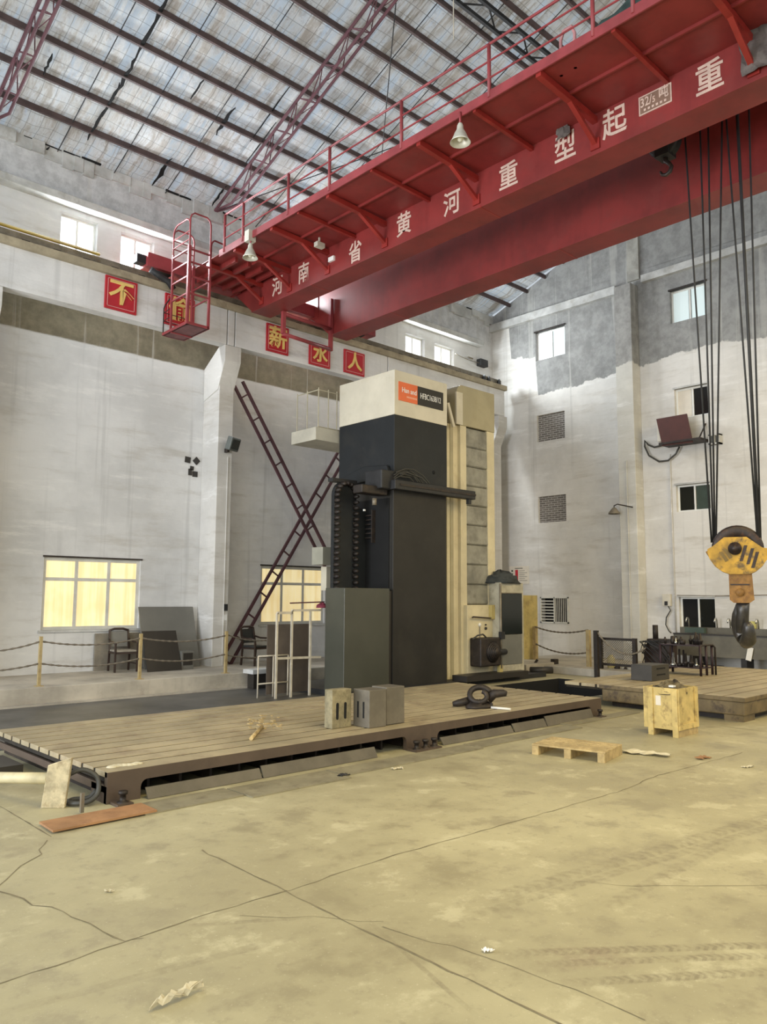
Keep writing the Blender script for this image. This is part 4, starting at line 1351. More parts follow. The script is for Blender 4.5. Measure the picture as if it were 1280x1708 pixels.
# changer head at the left of the rail
ch = MB().box((TX0 - 0.42, Y0 - 0.05, az_ - 0.1), (TX0 - 0.02, Y0 + 0.5, az_ + 0.32)).build('changer_head', M_black, mach, bevel=0.03)
MB().box((TX0 - 0.85, Y0 + 0.1, az_ - 0.22), (TX0 - 0.1, Y0 + 0.4, az_ - 0.04)).build('changer_arm', M_dark_iron, ch, bevel=0.02)
MB().lathe([(0.0, -0.35), (0.05, -0.35), (0.05, -0.2), (0.0, -0.2)], (TX0 - 0.4, Y0 + 0.2, az_ - 0.1), 'Z', 12, False).build('tool_pin', M_rail, ch)
tops = MB()
tops.prism([(Y0 + 0.1, az_ + 0.34), (Y0 + 0.15, az_ + 0.46), (Y0 + 0.9, az_ + 0.52), (Y0 + 1.8, az_ + 0.3), (Y0 + 1.85, az_ + 0.12), (Y0 + 0.1, az_ + 0.2)], TX0 - 0.10, TX0, 'X')
tops.build('changer_hood', M_tower, mach, bevel=0.02)
# tool chain magazine
YMg = 13.15
mg0, mg1 = on_y(557, 900, YMg).x, on_y(594, 900, YMg).x
mzt = on_y(575, 803, YMg).z
mw = mg1 - mg0
cxm = (mg0 + mg1) / 2
rm = mw / 2
prof = [(mg0, 1.6)] + [(cxm - rm * math.cos(math.pi * k / 12), mzt - rm + rm * math.sin(math.pi * k / 12)) for k in range(13)] + [(mg1, 1.6)]
mgz = MB().prism(prof, YMg, YMg + 0.10, 'Y').build('chain_magazine', M_tower, mach)
lk = MB()
path = []
for k in range(20):
    path.append((mg0 + 0.05, 1.7 + (mzt - rm - 1.7) * k / 20))
for k in range(9):
    a = math.pi - math.pi * k / 8
    path.append((cxm + (rm - 0.05) * math.cos(a), mzt - rm + (rm - 0.05) * math.sin(a)))
for k in range(1, 21):
    path.append((mg1 - 0.05, mzt - rm - (mzt - rm - 1.7) * k / 20))
for k, (x, z) in enumerate(path):
    lk.lathe([(0.0, -0.13), (0.03, -0.13), (0.048, -0.06), (0.052, 0.0), (0.0, 0.0)], (x, YMg, z), 'Y', 8, False)
    if k % 3 == 0:
        lk.box((x - 0.06, YMg - 0.03, z + 0.02), (x + 0.06, YMg - 0.01, z + 0.06))
lk.build('tool_chain', M_dark_iron, mgz)
MB().box((mg0 - 0.02, YMg + 0.03, mzt - 0.02), (mg1 + 0.05, YMg + 0.2, mzt + 0.06)).build('magazine_top', M_black, mgz)
MB().box((mg1 + 0.02, YMg + 0.05, 0.1), (mg1 + 0.36, YMg + 0.5, 4.0)).build('magazine_post', M_tower, mach, bevel=0.01)
rk = MB()
p = on_x(620, 880, TX0)
for k in range(6):
    rk.box((TX0 - 0.10, p.y - 0.12, p.z - 0.25 + k * 0.1), (TX0, p.y + 0.10, p.z - 0.22 + k * 0.1))
rk.box((TX0 - 0.12, p.y - 0.15, p.z - 0.35), (TX0, p.y - 0.12, p.z + 0.38))
MB().box((TX0 - 0.02, Y0 + 0.14, 2.15), (TX0 + 0.01, Y0 + 1.28, 4.2)).build('side_shade', M_void, mach)  # flat black panel paints in the shade on the lower cover's left face
rk.build('gripper_rack', M_dark_iron, mach)
p = on_x(608, 851, TX0 - 0.3)
MB().box((p.x - 0.02, p.y - 0.02, p.z - 0.02), (p.x + 0.02, p.y + 0.02, p.z + 0.02)).build('indicator_lamp', M_white, mach)
# front electric cabinet of the machine
c0, c1, cz = on_y(575, 1000, Y0).x, on_y(650, 1000, Y0).x, on_y(612, 981, Y0).z
cyf = on_x(543, 1000, c0).y
MB().box((c0, Y0, 0.1), (c1, cyf, cz)).build('front_cabinet', M_cab, mach, bevel=0.01)
MB().box((c1, Y0 + 0.06, 0.1), (TX0, Y0 + 0.8, cz - 0.05)).build('cabinet_gap_panel', M_boardblk, mach)
# small pale box behind the magazine and its white duct
p, q = on_y(539, 912, 14.0), on_y(556, 942, 14.0)
MB().box((p.x, 14.0, q.z), (q.x + 0.1, 14.4, p.z)).build('side_box', mat('grey_green_box', (0.36, 0.35, 0.28), 0.6, 0, 0.1, 3), mach)
p, q = on_y(545, 945, 14.2), on_y(556, 985, 14.2)
MB().box((p.x, 14.2, q.z), (q.x + 0.1, 14.4, p.z)).build('side_duct', M_creamlt, mach)
# service balcony behind the tower
bx0 = on_y(525, 720, 14.3).x
bz = on_y(545, 718, 14.3).z
bal = MB().box((bx0, 14.25, bz - 0.27), (TX0 + 1.0, 15.2, bz + 0.03)).build('service_balcony', mat('balcony_grey', (0.50, 0.47, 0.38), 0.6, 0, 0.15, 2), mach)
bp = MB()
for x in (bx0 + 0.12, bx0 + 0.42, TX0 + 0.02):
    bp.tube([(x, 14.32, bz), (x, 14.32, bz + 1.0)], 0.014, 6)
for y in (14.75, 15.15):
    bp.tube([(bx0 + 0.12, y, bz), (bx0 + 0.12, y, bz + 1.0)], 0.014, 6)
for z in (0.06, 0.95):
    bp.tube([(TX0 + 0.3, 14.32, bz + z), (bx0 + 0.12, 14.32, bz + z), (bx0 + 0.12, 15.15, bz + z)], 0.014, 6)
bp.build('balcony_railing', mat('balcony_rail_paint', (0.42, 0.38, 0.27), 0.6, 0, 0.15, 4), bal)
# headstock panel with motor on the cream column
YH = 12.45
h0, h1 = on_y(780, 1070, YH).x, on_y(829, 1070, YH).x
hz1 = on_y(805, 1009, YH).z
hs = MB().box((h0, YH, 0.1), (h1, YC + 0.1, hz1)).build('headstock_panel', M_cream, mach, bevel=0.012)
MB().box((h1 - 0.3, YH - 0.08, hz1 - 0.35), (h1 + 0.02, YH + 0.05, hz1)).build('corner_box', M_yel, hs, bevel=0.01)
P = lambda px, py, d=0.0: on_y(px, py, YH - d)
MB().tube([P(788, 1030, 0.06), P(790, 1029, 0.09), P(817, 1031, 0.09), P(819, 1031, 0.06)], 0.02, 8).build('grab_handle', M_chair, hs)
for px, py, r, m in ((800, 1042, 0.045, M_white), (810, 1042, 0.02, M_black), (810, 1048, 0.035, M_black)):
    p = P(px, py)
    MB().lathe([(0.0, -0.03), (r, -0.03), (r, 0.0), (0.0, 0.0)], (p.x, YH, p.z), 'Y', 14, False).build('gauge', m, hs)
p = P(800, 1050)
MB().tube([(p.x, YH - 0.015, p.z + 0.08), (p.x, YH - 0.015, p.z - 0.3)], 0.012, 6).build('gauge_pipe', M_rail, hs)
a_, b_ = P(789, 1064, 0.1), P(822, 1109, 0.1)
mo = MB().box((a_.x, YH - 0.35, b_.z), (b_.x, YH, a_.z)).build('drive_motor', M_dark_iron, hs, bevel=0.03)
cy = MB()
for k in range(6):
    cy.lathe([(0.0, -0.03 * k - 0.35), (0.26 - 0.03 * k, -0.03 * k - 0.35), (0.26 - 0.03 * k, -0.03 * k - 0.32), (0.0, -0.03 * k - 0.32)], ((a_.x + b_.x) / 2 + 0.08, YH, (a_.z + b_.z) / 2), 'Y', 20, False)
cy.build('motor_rings', M_dark_iron, mo)
MB().tube([((a_.x + b_.x) / 2, YH - 0.4, (a_.z + b_.z) / 2), (b_.x + 0.25, YH - 0.3, (a_.z + b_.z) / 2 - 0.02)], 0.07, 10).build('motor_shaft', M_black, mo)
MB().tube([P(789, 1066, 0.2), P(797, 1060, 0.25), P(806, 1058, 0.25), P(812, 1064, 0.2)], 0.02, 6).build('motor_cable', M_hose, mo)
MB().box((TX0 - 1.4, Y0 - 0.1, 0.0), (17.3, 14.6, 0.11)).build('machine_bed', M_black, mach)
p = on_z(800, 1133, 0.2)
MB().box((h0 - 0.6, YH - 0.5, 0.11), (h1 + 0.6, YH - 0.05, 0.24)).build('bed_cover', M_boardblk, mach)

# operator cabinet with dark screen
oc0, oc1, ocy = on_z(836, 1136, 0.11), on_z(874, 1131, 0.11), 12.2
ox0, ox1 = on_y(836, 1100, ocy).x, on_y(875, 1100, ocy).x
oz = on_y(855, 972, ocy).z
op = thing('operator_console', 'pale operator console with a dark screen right of the cream column', 'console', ((ox0 + ox1) / 2, ocy + 0.3, 0.11))
MB().box((ox0, ocy, 0.11), (ox1, ocy + 0.7, oz)).build('console_body', mat('console_pale', (0.46, 0.43, 0.33), 0.55, 0, 0.25, 3, (0.25, 0.2, 0.13), 0.5), op, bevel=0.02)
zs0, zs1 = on_y(855, 1058, ocy).z, on_y(855, 990, ocy).z
MB().box((ox0 + 0.03, ocy - 0.03, zs0), (ox1 - 0.1, ocy + 0.02, zs1)).build('screen', M_screen, op, bevel=0.01)
zg = on_y(855, 1108, ocy).z
MB().box((ox0 + 0.03, ocy - 0.015, zg), (ox1 - 0.1, ocy + 0.02, zs0 - 0.01)).build('lower_panel', M_panelgrey, op, bevel=0.01)
MB().box((ox0 + 0.03, ocy - 0.035, zs1), (ox1 - 0.1, ocy + 0.02, zs1 + 0.02)).build('screen_frame', M_rail, op)
pd = MB()
pd.tube([(ox0 - 0.06, ocy - 0.05, zs0 + 1.25), (ox0 - 0.06, ocy - 0.05, zs0 - 0.8)], 0.03, 8)
pd.build('stand_pipe', M_rail, op)
MB().box((ox0 - 0.12, ocy - 0.12, zs0 - 0.1), (ox0 + 0.02, ocy - 0.03, zs0 + 0.08)).build('pendant_switch', M_black, op)
MB().box((ox0 - 0.12, ocy - 0.06, zs0 - 1.05), (ox0 + 0.0, ocy + 0.02, zs0 - 0.72)).build('lower_box', M_yel, op)


def heap(c, rx, ry, h, name, m, label, cat, seed, nu=14, nv=8, lump=0.35):
    rnd = random.Random(seed)
    mb = MB()
    G = {}
    for i in range(nu):
        for j in range(nv + 1):
            a = 2 * math.pi * i / nu
            t = j / nv
            rr = math.cos(t * math.pi / 2) * (1 + rnd.uniform(-lump, lump) * 0.5)
            zz = math.sin(t * math.pi / 2) * h * (1 + rnd.uniform(-lump, lump) * 0.6)
            G[i, j] = mb.bm.verts.new((c[0] + rx * rr * math.cos(a), c[1] + ry * rr * math.sin(a), c[2] + max(0, zz)))
    for i in range(nu):
        for j in range(nv):
            mb.bm.faces.new((G[i, j], G[(i + 1) % nu, j], G[(i + 1) % nu, j + 1], G[i, j + 1])).smooth = True
    mb.bm.faces.new([G[i, 0] for i in range(nu)][::-1])
    return tag(mb.build(name, m), label, cat) if label else mb


heap(((ox0 + ox1) / 2 - 0.05, ocy + 0.3, oz - 0.02), 0.52, 0.42, 0.30, 'work_cloth', M_cloth, 'crumpled dark grey cloth lying on top of the operator console', 'cloth', 21)
# yellow folded bellows cover behind the console
yc0, yc1 = on_y(871, 1040, 14.5).x, on_y(896, 1040, 14.5).x
zt_, zb_ = on_y(885, 993, 14.5).z, on_y(885, 1086, 14.5).z
fb = MB()
n = 9
for k in range(n):
    xa_ = yc0 + (yc1 - yc0) * k / n
    xb_ = yc0 + (yc1 - yc0) * (k + 1) / n
    fb.prism([(xa_, 14.5), ((xa_ + xb_) / 2, 14.44), (xb_, 14.5), (xb_, 14.6), (xa_, 14.6)], 0.202, zt_, 'Z')
tag(fb.build('corrugated_panel', M_yel), 'yellow corrugated panel standing behind the operator console', 'panel')

# ------------------------------------------------------------------ T-slot table (front)
tx0, tx1, ty0, ty1, tzt = 3.45, 12.33, 7.57, 10.88, 0.30
tb = thing('slotted_table', 'long low iron floor table with T-slots in front of the machine', 'table', ((tx0 + tx1) / 2, 9.2, 0))
top = MB()
ns = 11
pitch = (ty1 - ty0) / ns
for k in range(ns):
    top.box((tx0, ty0 + k * pitch + (0.026 if k else 0), tzt - 0.055), (tx1, ty0 + (k + 1) * pitch - (0.026 if k < ns - 1 else 0), tzt))
top.build('table_top', M_table, tb, bevel=0.004)
MB().box((tx0 + 0.01, ty0 + 0.05, tzt - 0.10), (tx1 - 0.01, ty1 - 0.05, tzt - 0.008)).build('slot_floor', M_grime, tb)
# front apron with arched openings between the feet
poly = [(tx0, 0.0), (3.80, 0.0)]
def arch(xa_, xb_, z=0.185, r=0.07):
    out = [(xa_, 0.0)]
    for k in range(5):
        a = math.pi - math.pi / 2 * k / 4
        out.append((xa_ + r + r * math.cos(a), z - r + r * math.sin(a)))
    for k in range(5):
        a = math.pi / 2 - math.pi / 2 * k / 4
        out.append((xb_ - r + r * math.cos(a), z - r + r * math.sin(a)))
    out.append((xb_, 0.0))
    return out
poly = [(tx0, 0.0)] + arch(3.80, 7.55) + arch(8.15, 12.0) + [(tx1, 0.0), (tx1, tzt - 0.003), (tx0, tzt - 0.003)]
MB().prism(poly, ty0 - 0.012, ty0 + 0.05, 'Y').build('front_apron', M_tside, tb)
ribs = MB()
for k in range(22):
    x = 4.0 + k * 0.37
    ribs.box((x, ty0 + 0.25, 0.0), (x + 0.03, ty1 - 0.1, tzt - 0.1))
ribs.box((tx0 + 0.25, 8.4, 0), (tx1 - 0.1, 8.44, tzt - 0.1))
ribs.build('underside_rib', M_dark_iron, tb)
# left end: open web with lower ledge
MB().box((tx0, ty0 + 0.04, 0.10), (tx0 + 0.03, ty1, 0.175)).build('end_ledge', M_tside, tb)
MB().box((tx0 + 0.12, ty0 + 0.05, 0.0), (tx0 + 0.16, ty1, 0.25)).build('end_web', M_dark_iron, tb)
MB().box((tx0 + 0.0, ty0 + 0.0, 0.0), (tx0 + 0.2, ty0 + 0.35, 0.16)).build('end_foot', M_tside, tb)
MB().box((tx1 - 0.03, ty0, 0.0), (tx1, ty1, tzt - 0.06)).build('end_plate', M_tside, tb)
# levelling bolts at the feet
def bolts(x, n, label):
    t = thing('levelling_jack', label, 'jack', (x, ty0 - 0.13, 0), 'levelling jacks at the table feet')
    for k in range(n):
        xx = x + k * 0.17
        MB().lathe([(0.0, 0.0), (0.055, 0.0), (0.055, 0.03), (0.03, 0.03), (0.03, 0.10), (0.045, 0.10), (0.045, 0.13), (0.0, 0.13)], (xx, ty0 - 0.13, 0.004), 'Z', 10, False).build('jack_screw', M_dark_iron, t)
    MB().box((x - 0.08, ty0 - 0.2, 0.0), (x + 0.17 * (n - 1) + 0.08, ty0 - 0.02, 0.025)).build('jack_base', M_tside, t)


bolts(3.56, 1, 'rusty levelling jack at the near left foot of the slotted table')
bolts(7.62, 3, 'row of rusty levelling jacks at the middle foot of the slotted table')
bolts(12.10, 1, 'rusty levelling jack at the far right foot of the slotted table')
# loose kick plates leaning in the openings
for xa_, xb_, h_, lb in ((3.84, 5.20, 0.105, 'first dull kick plate from the left in the table front opening'), (5.22, 6.95, 0.125, 'second dull kick plate from the left in the table front opening'), (8.18, 9.75, 0.10, 'third dull kick plate, just right of the middle foot'), (9.78, 10.6, 0.12, 'short kick plate leaning at a slant in the right opening'), (10.62, 11.95, 0.15, 'rightmost kick plate with a greenish face in the table front')):
    o = MB().prism([(ty0 - 0.10, 0.005), (ty0 - 0.085, 0.005), (ty0 - 0.02, h_), (ty0 - 0.035, h_)], xa_, xb_, 'X').build('kick_plate', mat('kick_plate_paint', (0.12, 0.105, 0.08), 0.6, 0.1, 0.2, 3, (0.11, 0.10, 0.07), 0.5, 0.3))
    tag(o, lb, 'plate', 'kick plates in the table front')
# steel trench plates in the floor along the table
pls = [(3.55, 4.62, 6.95, 7.34), (4.64, 5.95, 6.82, 7.30), (5.97, 8.4, 6.95, 7.30), (8.42, 10.9, 7.02, 7.32), (10.95, 13.1, 7.25, 7.52)]
for k, (a, b, c, d) in enumerate(pls):
    o = MB().box((a, c, 0.001), (b, d, 0.014)).build('trench_plate', M_plate)
    tag(o, '%s steel trench cover plate from the left along the table front' % ORD[k], 'plate', 'trench plates in the floor')
a, b, c, d = on_z(65, 1377), on_z(88, 1392), on_z(262, 1357), on_z(235, 1345)
mb = MB()
A = [mb.bm.verts.new((p.x, p.y, 0.016)) for p in (a, b, c, d)]
B = [mb.bm.verts.new((p.x, p.y, 0.034)) for p in (a, b, c, d)]
mb.bm.faces.new(A[::-1]); mb.bm.faces.new(B)
for i in range(4):
    mb.bm.faces.new((A[i], A[(i + 1) % 4], B[(i + 1) % 4], B[i]))
tag(mb.build('rusty_plate', M_rustplate), 'rust-orange steel plate on the floor below the table corner', 'plate')
a = on_z(960, 1200)
tag(MB().box((a.x - 0.5, a.y - 0.18, 0.0), (a.x + 0.6, a.y + 0.12, 0.012)).build('loose_floor_plate', M_plate), 'loose thin plate on the floor beyond the pallet', 'plate')

# things on the front table
def iron_block(px, name_m, x0, y0, x1, y1, h, label, slots=None):
    t = thing('angle_block', label, 'block', ((x0 + x1) / 2, (y0 + y1) / 2, tzt), 'blocks on the front table')
    MB().box((x0, y0, tzt + 0.002), (x1, y1, tzt + h)).build('block_body', name_m, t, bevel=0.008)
    if slots == 'front':
        for fx in (0.27, 0.68):
            xx = x0 + (x1 - x0) * fx
            w = 0.022
            m_ = MB().prism([(xx - w, tzt + h * 0.27)] + [(xx + w * math.cos(a), tzt + h * 0.27 + w * math.sin(a)) for a in (-2.4, -1.57, -0.7)] + [(xx + w, tzt + h * 0.62)] + [(xx + w * math.cos(a), tzt + h * 0.62 + w * math.sin(a)) for a in (0.7, 1.57, 2.4)] + [(xx - w, tzt + h * 0.62)], y0 - 0.004, y0 + 0.03, 'Y')
            m_.build('slot', M_void, t)
    if slots == 'left':
        for fy in (0.35, 0.7):
            yy = y0 + (y1 - y0) * fy
            MB().box((x0 - 0.004, yy - 0.015, tzt + h * 0.25), (x0 + 0.03, yy + 0.015, tzt + h * 0.68)).build('slot', M_void, t)
    return t


iron_block(0, M_tan, 6.70, 8.08, 7.03, 8.24, 0.50, 'pitted tan block with two slots in its front, left of the three', 'front')
iron_block(0, M_blkgrey, 7.10, 7.80, 7.41, 8.12, 0.49, 'middle of the three blocks, dark slotted side, grey front', 'left')
iron_block(0, M_blkgrey, 7.46, 7.85, 7.80, 8.15, 0.50, 'plain grey block at the right end of the three')
# chuck jaw / spiral casting
c = on_z(800, 1180, tzt)
ca = thing('spiral_casting', 'dark curled iron casting lying on the slotted table', 'casting', (c.x, c.y, tzt))
cv_ = (EYE - Vector((c.x, c.y, tzt))).normalized()
cu_ = Vector((cv_.y, -cv_.x, 0)).normalized()
cu_ = -cu_ if cu_.dot(RT) < 0 else cu_
cw_ = (Vector((0, 0, 1)) * 0.85 - Vector((cv_.x, cv_.y, 0)).normalized() * 0.5).normalized()
cc_ = Vector((c.x, c.y, tzt + 0.19))
sp = []
for k in range(30):
    a = math.radians(20 + k * 14)
    r = 0.155 - 0.0022 * k
    sp.append(cc_ + cu_ * (r * 1.15 * math.cos(a)) + cw_ * (r * 0.95 * math.sin(a)) + Vector((cv_.x, cv_.y, 0)) * (0.0035 * k))
MB().tube(sp, 0.05, 10, True, [0.048 - 0.0004 * k for k in range(30)]).build('spiral', M_dark_iron, ca)
bs = heap((c.x, c.y, tzt + 0.003), 0.27, 0.17, 0.11, 'x', M_dark_iron, None, None, 91, 18, 5, 0.3)
bs.build('base', M_dark_iron, ca)
MB().tube([cc_ - cu_ * 0.15 - Vector((0, 0, .09)), cc_ - cu_ * 0.33 - Vector((0, 0, .13)), cc_ - cu_ * 0.42 - Vector((0, 0, .145))], 0.05, 8, True, [0.07, 0.055, 0.035]).build('tail', M_dark_iron, ca)
MB().tube([cc_ + cu_ * 0.13 - Vector((0, 0, .06)), cc_ + cu_ * 0.24 + Vector((0, 0, .03)), cc_ + cu_ * 0.38 + Vector((0, 0, .04)), cc_ + cu_ * 0.43 + Vector((0, 0, .03))], 0.05, 8, True, [0.08, 0.07, 0.055, 0.04]).build('lug', M_dark_iron, ca)
a, b = on_z(820, 1180, tzt + 0.02), on_z(852, 1183, tzt + 0.02)
tag(MB().tube([a, b], 0.018, 8).build('pale_rod', M_white), 'short white rod beside the curled casting on the table', 'rod')
a, b = on_z(419, 1232, tzt + 0.025), on_z(437, 1212, tzt + 0.025)
tag(MB().tube([a, b], 0.024, 8).build('wooden_stick', M_wood), 'short pale stick lying across the slots of the front table', 'stick')
mb = MB()
rnd = random.Random(12)
for k in range(46):
    p = on_z(rnd.uniform(415, 470) , rnd.uniform(1193, 1216), tzt + 0.003)
    s = rnd.uniform(0.008, 0.03)
    mb.box((p.x - s, p.y - s, tzt), (p.x + s, p.y + s, tzt + rnd.uniform(0.004, 0.012)))
o = mb.build('swarf', M_wood)
o['kind'] = 'stuff'
tag(o, 'pale swarf crumbs scattered on the front table near the stick', 'swarf')
a = on_z(206, 1277, tzt)
mb = MB()
for k in range(7):
    mb.lathe([(0.0, 0.0), (0.06, 0.0), (0.045, 0.012), (0.0, 0.016)], (a.x - 0.12 + k * 0.045, a.y + 0.02 * math.sin(k), tzt + 0.001), 'Z', 8, False)
tag(mb.build('pale_smear', M_paper), 'pale dried smear of putty on the near left table corner', 'putty')

# ------------------------------------------------------------------ second table, far right
ux0, ux1, uy0, uy1, uz = 13.41, 19.3, 5.55, 9.02, 0.40
t2 = thing('stained_table', 'far slotted iron table with oil-stained ochre sides behind the crate', 'table', ((ux0 + ux1) / 2, 7.3, 0))
top = MB()
ns = 10
pitch = (uy1 - uy0) / ns
for k in range(ns):
    top.box((ux0, uy0 + k * pitch + (0.024 if k else 0), uz - 0.06), (ux1, uy0 + (k + 1) * pitch - (0.024 if k < ns - 1 else 0), uz))
top.build('table_top', M_table, t2, bevel=0.004)
MB().box((ux0 + 0.01, uy0 + 0.03, uz - 0.1), (ux1 - 0.01, uy1 - 0.03, uz - 0.008)).build('slot_floor', M_grime, t2)
MB().box((ux0 - 0.02, uy0 - 0.02, uz - 0.075), (ux1, 8.25, uz - 0.004)).build('rim', M_t2side, t2, bevel=0.008)
MB().box((ux0, uy0 + 0.0, uz - 0.30), (ux1, 8.2, uz - 0.075)).build('side_casting', M_t2side, t2, bevel=0.02)
MB().box((ux0 + 0.2, uy0 + 0.15, -0.01), (ux1, 8.1, uz - 0.30)).build('base_block', M_dark_iron, t2)
MB().box((ux0 + 0.02, uy0 + 0.02, 0.0), (ux0 + 0.45, uy0 + 0.35, uz - 0.30)).build('corner_foot', M_t2side, t2)
# grey box block on it
c = on_z(1088, 1137, uz)
gb = thing('grey_box_block', 'dark grey box casting with two slots on the far table', 'block', (c.x + 0.3, c.y + 0.2, uz))
cw = on_z(1063, 1133, uz).y - c.y
MB().box((c.x, c.y, uz + 0.002), (c.x + 0.72, c.y + 0.45, uz + 0.31)).build('block_body', M_blkdark, gb, bevel=0.008)
for z in (0.10, 0.22):
    MB().box((c.x + 0.2, c.y - 0.004, uz + z), (c.x + 0.55, c.y + 0.02, uz + z + 0.03)).build('slot', M_void, gb)

# tool rack on the far table
c = on_z(1170, 1128, uz)
ry1 = on_x(1103, 1120, c.x).y
rt = thing('tool_rack', 'dark tubular tool rack with holders standing on the far table', 'rack', (c.x, (c.y + ry1) / 2, uz))
rx0, rx1 = c.x, c.x + 0.55
zt1, zt2 = uz + 0.64, uz + 0.17
for x, y in ((rx0, c.y), (rx0, ry1), (rx1, c.y), (rx1, ry1), (rx0 + 0.28, c.y)):
    MB().tube([(x, y, uz), (x, y, zt1)], 0.028, 8).build('leg', M_fluor, rt)
MB().tube([(rx1 + 0.03, c.y - 0.06, uz), (rx1 + 0.03, c.y - 0.06, zt1 - 0.06), (rx1 - 0.03, c.y - 0.03, zt1), (rx0, c.y, zt1)], 0.022, 8).build('leg', M_dark_iron, rt)
for z, nm in ((zt1, 'upper_shelf'), (zt2, 'lower_shelf')):
    MB().box((rx0 - 0.02, c.y - 0.02, z - 0.02), (rx1 + 0.02, ry1 + 0.02, z)).build(nm, M_fluor, rt)
rnd = random.Random(31)
k = 0
TOOLN = ['stubby dark tool holder', 'dark flanged tool holder', 'long slim shank cutter', 'tapered dark spindle tool', 'pale steel shank tool', 'squat dark chuck']
for zi, (z, n) in enumerate(((zt1, 11), (zt2, 9))):
    for i in range(n):
        y = ry1 - 0.06 - (ry1 - c.y - 0.12) * (i + 0.5 * rnd.random()) / n
        x = rx0 + rnd.uniform(0.08, 0.42)
        kind = rnd.randrange(6)
        H = rnd.uniform(0.12, 0.3) if kind != 2 else rnd.uniform(0.3, 0.4)
        H = min(H, 0.36)
        r = rnd.uniform(0.03, 0.055)
        mm = M_chrome if kind == 4 else M_dark_iron
        if kind in (2, 4):
            pr = [(0, 0), (r, 0), (r, 0.05), (r * .5, 0.06), (r * .38, H), (0, H)]
        elif kind == 5:
            pr = [(0, 0), (r * 1.3, 0), (r * 1.5, 0.05), (r * 1.3, H * .6), (r * .7, H * .65), (0, H * .65)]
        else:
            pr = [(0, 0), (r * .8, 0), (r, 0.06), (r * 1.2, 0.07), (r * 1.2, 0.10), (r * .7, 0.11), (r * .45, H), (0, H)]
        o = MB().lathe(pr, (x, y, z + 0.003), 'Z', 10, False).build('tool_holder', mm)
        tag(o, '%s, %s from the left on the %s rack shelf' % (TOOLN[kind], ORD[i], ('upper', 'lower')[zi]), 'tool', 'tool holders on the rack')
# ------------------------------------------------------------------ crate
cx0, cx1, cy0, cy1, cz0, cz1 = 11.20, 11.82, 5.60, 6.14, 0.10, 0.70
cr = thing('wooden_crate', 'yellow plywood crate on battens topped with swarf', 'crate', (11.5, 5.87, 0))
cb = MB()
for a, b in (((cx0, cy0, cz0), (cx0 + 0.02, cy1, cz1)), ((cx1 - 0.02, cy0, cz0), (cx1, cy1, cz1)), ((cx0 + 0.021, cy0 + 0.001, cz0 + 0.001), (cx1 - 0.021, cy0 + 0.02, cz1 - 0.002)), ((cx0 + 0.021, cy1 - 0.02, cz0 + 0.001), (cx1 - 0.021, cy1 - 0.001, cz1 - 0.002)), ((cx0 + 0.021, cy0 + 0.021, cz0 + 0.002), (cx1 - 0.021, cy1 - 0.021, cz0 + 0.02))):
    cb.box(a, b)
cb.build('crate_panel', M_ply, cr)
for y in (cy0 - 0.005, cy1 - 0.16):
    MB().box((cx0 - 0.022, y, 0.0), (cx0, y + 0.085, cz1 - 0.01)).build('batten', M_ply, cr, bevel=0.003)
    MB().box((cx0 - 0.018, y + 0.002, 0.001), (cx1 - 0.002, y + 0.083, cz0 - 0.001)).build('skid', M_wood, cr)
for x in (cx0 + 0.0, cx1 - 0.09):
    MB().box((x, cy0 - 0.022, cz0), (x + 0.09, cy0, cz1 - 0.01)).build('batten', M_ply, cr, bevel=0.003)
MB().box((cx0 + 0.092, cy0 - 0.020, cz0 + 0.001), (cx1 - 0.092, cy0 - 0.0005, cz0 + 0.08)).build('batten', M_ply, cr, bevel=0.003)
lbm = MB().box((cx0 - 0.004, 5.86, 0.44), (cx0, 5.94, 0.58)).build('paper_label', M_notice, cr)
text('个', 0.09, (cx0 - 0.006, 5.90, 0.51), '-X', M_ink, lbm, 'lettering', 0.0, 0.001) if False else None
mb = heap((11.5, 5.87, cz1 - 0.10), 0.30, 0.26, 0.15, 'x', M_dirt, None, None, 41, 20, 8, 0.5)
o = mb.build('swarf_heap', M_dirt)
o['kind'] = 'stuff'
tag(o, 'heap of brown swarf and dirt filling the yellow crate', 'swarf')
tag(heap((11.55, 5.80, cz1 + 0.03), 0.07, 0.06, 0.07, 'dark_lump', M_dark_iron, 'x', 'y', 42, 9, 5), 'dark lump of scrap on the swarf in the crate', 'scrap')
tag(MB().box((11.28, 5.70, cz1 + 0.01), (11.36, 5.77, cz1 + 0.035)).build('white_chip', M_white), 'small white chip on the near edge of the crate filling', 'scrap')

# ------------------------------------------------------------------ pallet
pv = [on_z(x, y, 0.14) for x, y in ((888, 1240), (1012, 1254), (1036, 1240), (920, 1227))]
pc = sum(pv, Vector()) / 4
ex = ((pv[1] - pv[0]) + (pv[2] - pv[3])) / 2
lx = ex.length
ex.normalize()
ey = Vector((-ex.y, ex.x, 0))
ly = (((pv[3] - pv[0]) + (pv[2] - pv[1])) / 2).dot(ey)
plt_ = thing('wooden_pallet', 'worn wooden pallet lying on the floor in front of the table', 'pallet', (pc.x, pc.y, 0))
PM = Matrix.Translation((pc.x, pc.y, 0)) @ Matrix(((ex.x, ey.x, 0), (ex.y, ey.y, 0), (0, 0, 1))).to_4x4()
nb_ = 6
for k in range(nb_):
    v = -ly / 2 + ly * (k + 0.5) / nb_
    MB().box((-lx / 2, v - ly / nb_ * 0.37, 0.112), (lx / 2, v + ly / nb_ * 0.37, 0.134)).move(PM).build('deck_board', M_wood, plt_, bevel=0.003)
for u in (-lx / 2 + 0.05, 0, lx / 2 - 0.05):
    MB().box((u - 0.045, -ly / 2, 0.0), (u + 0.045, ly / 2, 0.112)).move(PM).build('stringer', M_wood, plt_, bevel=0.003)

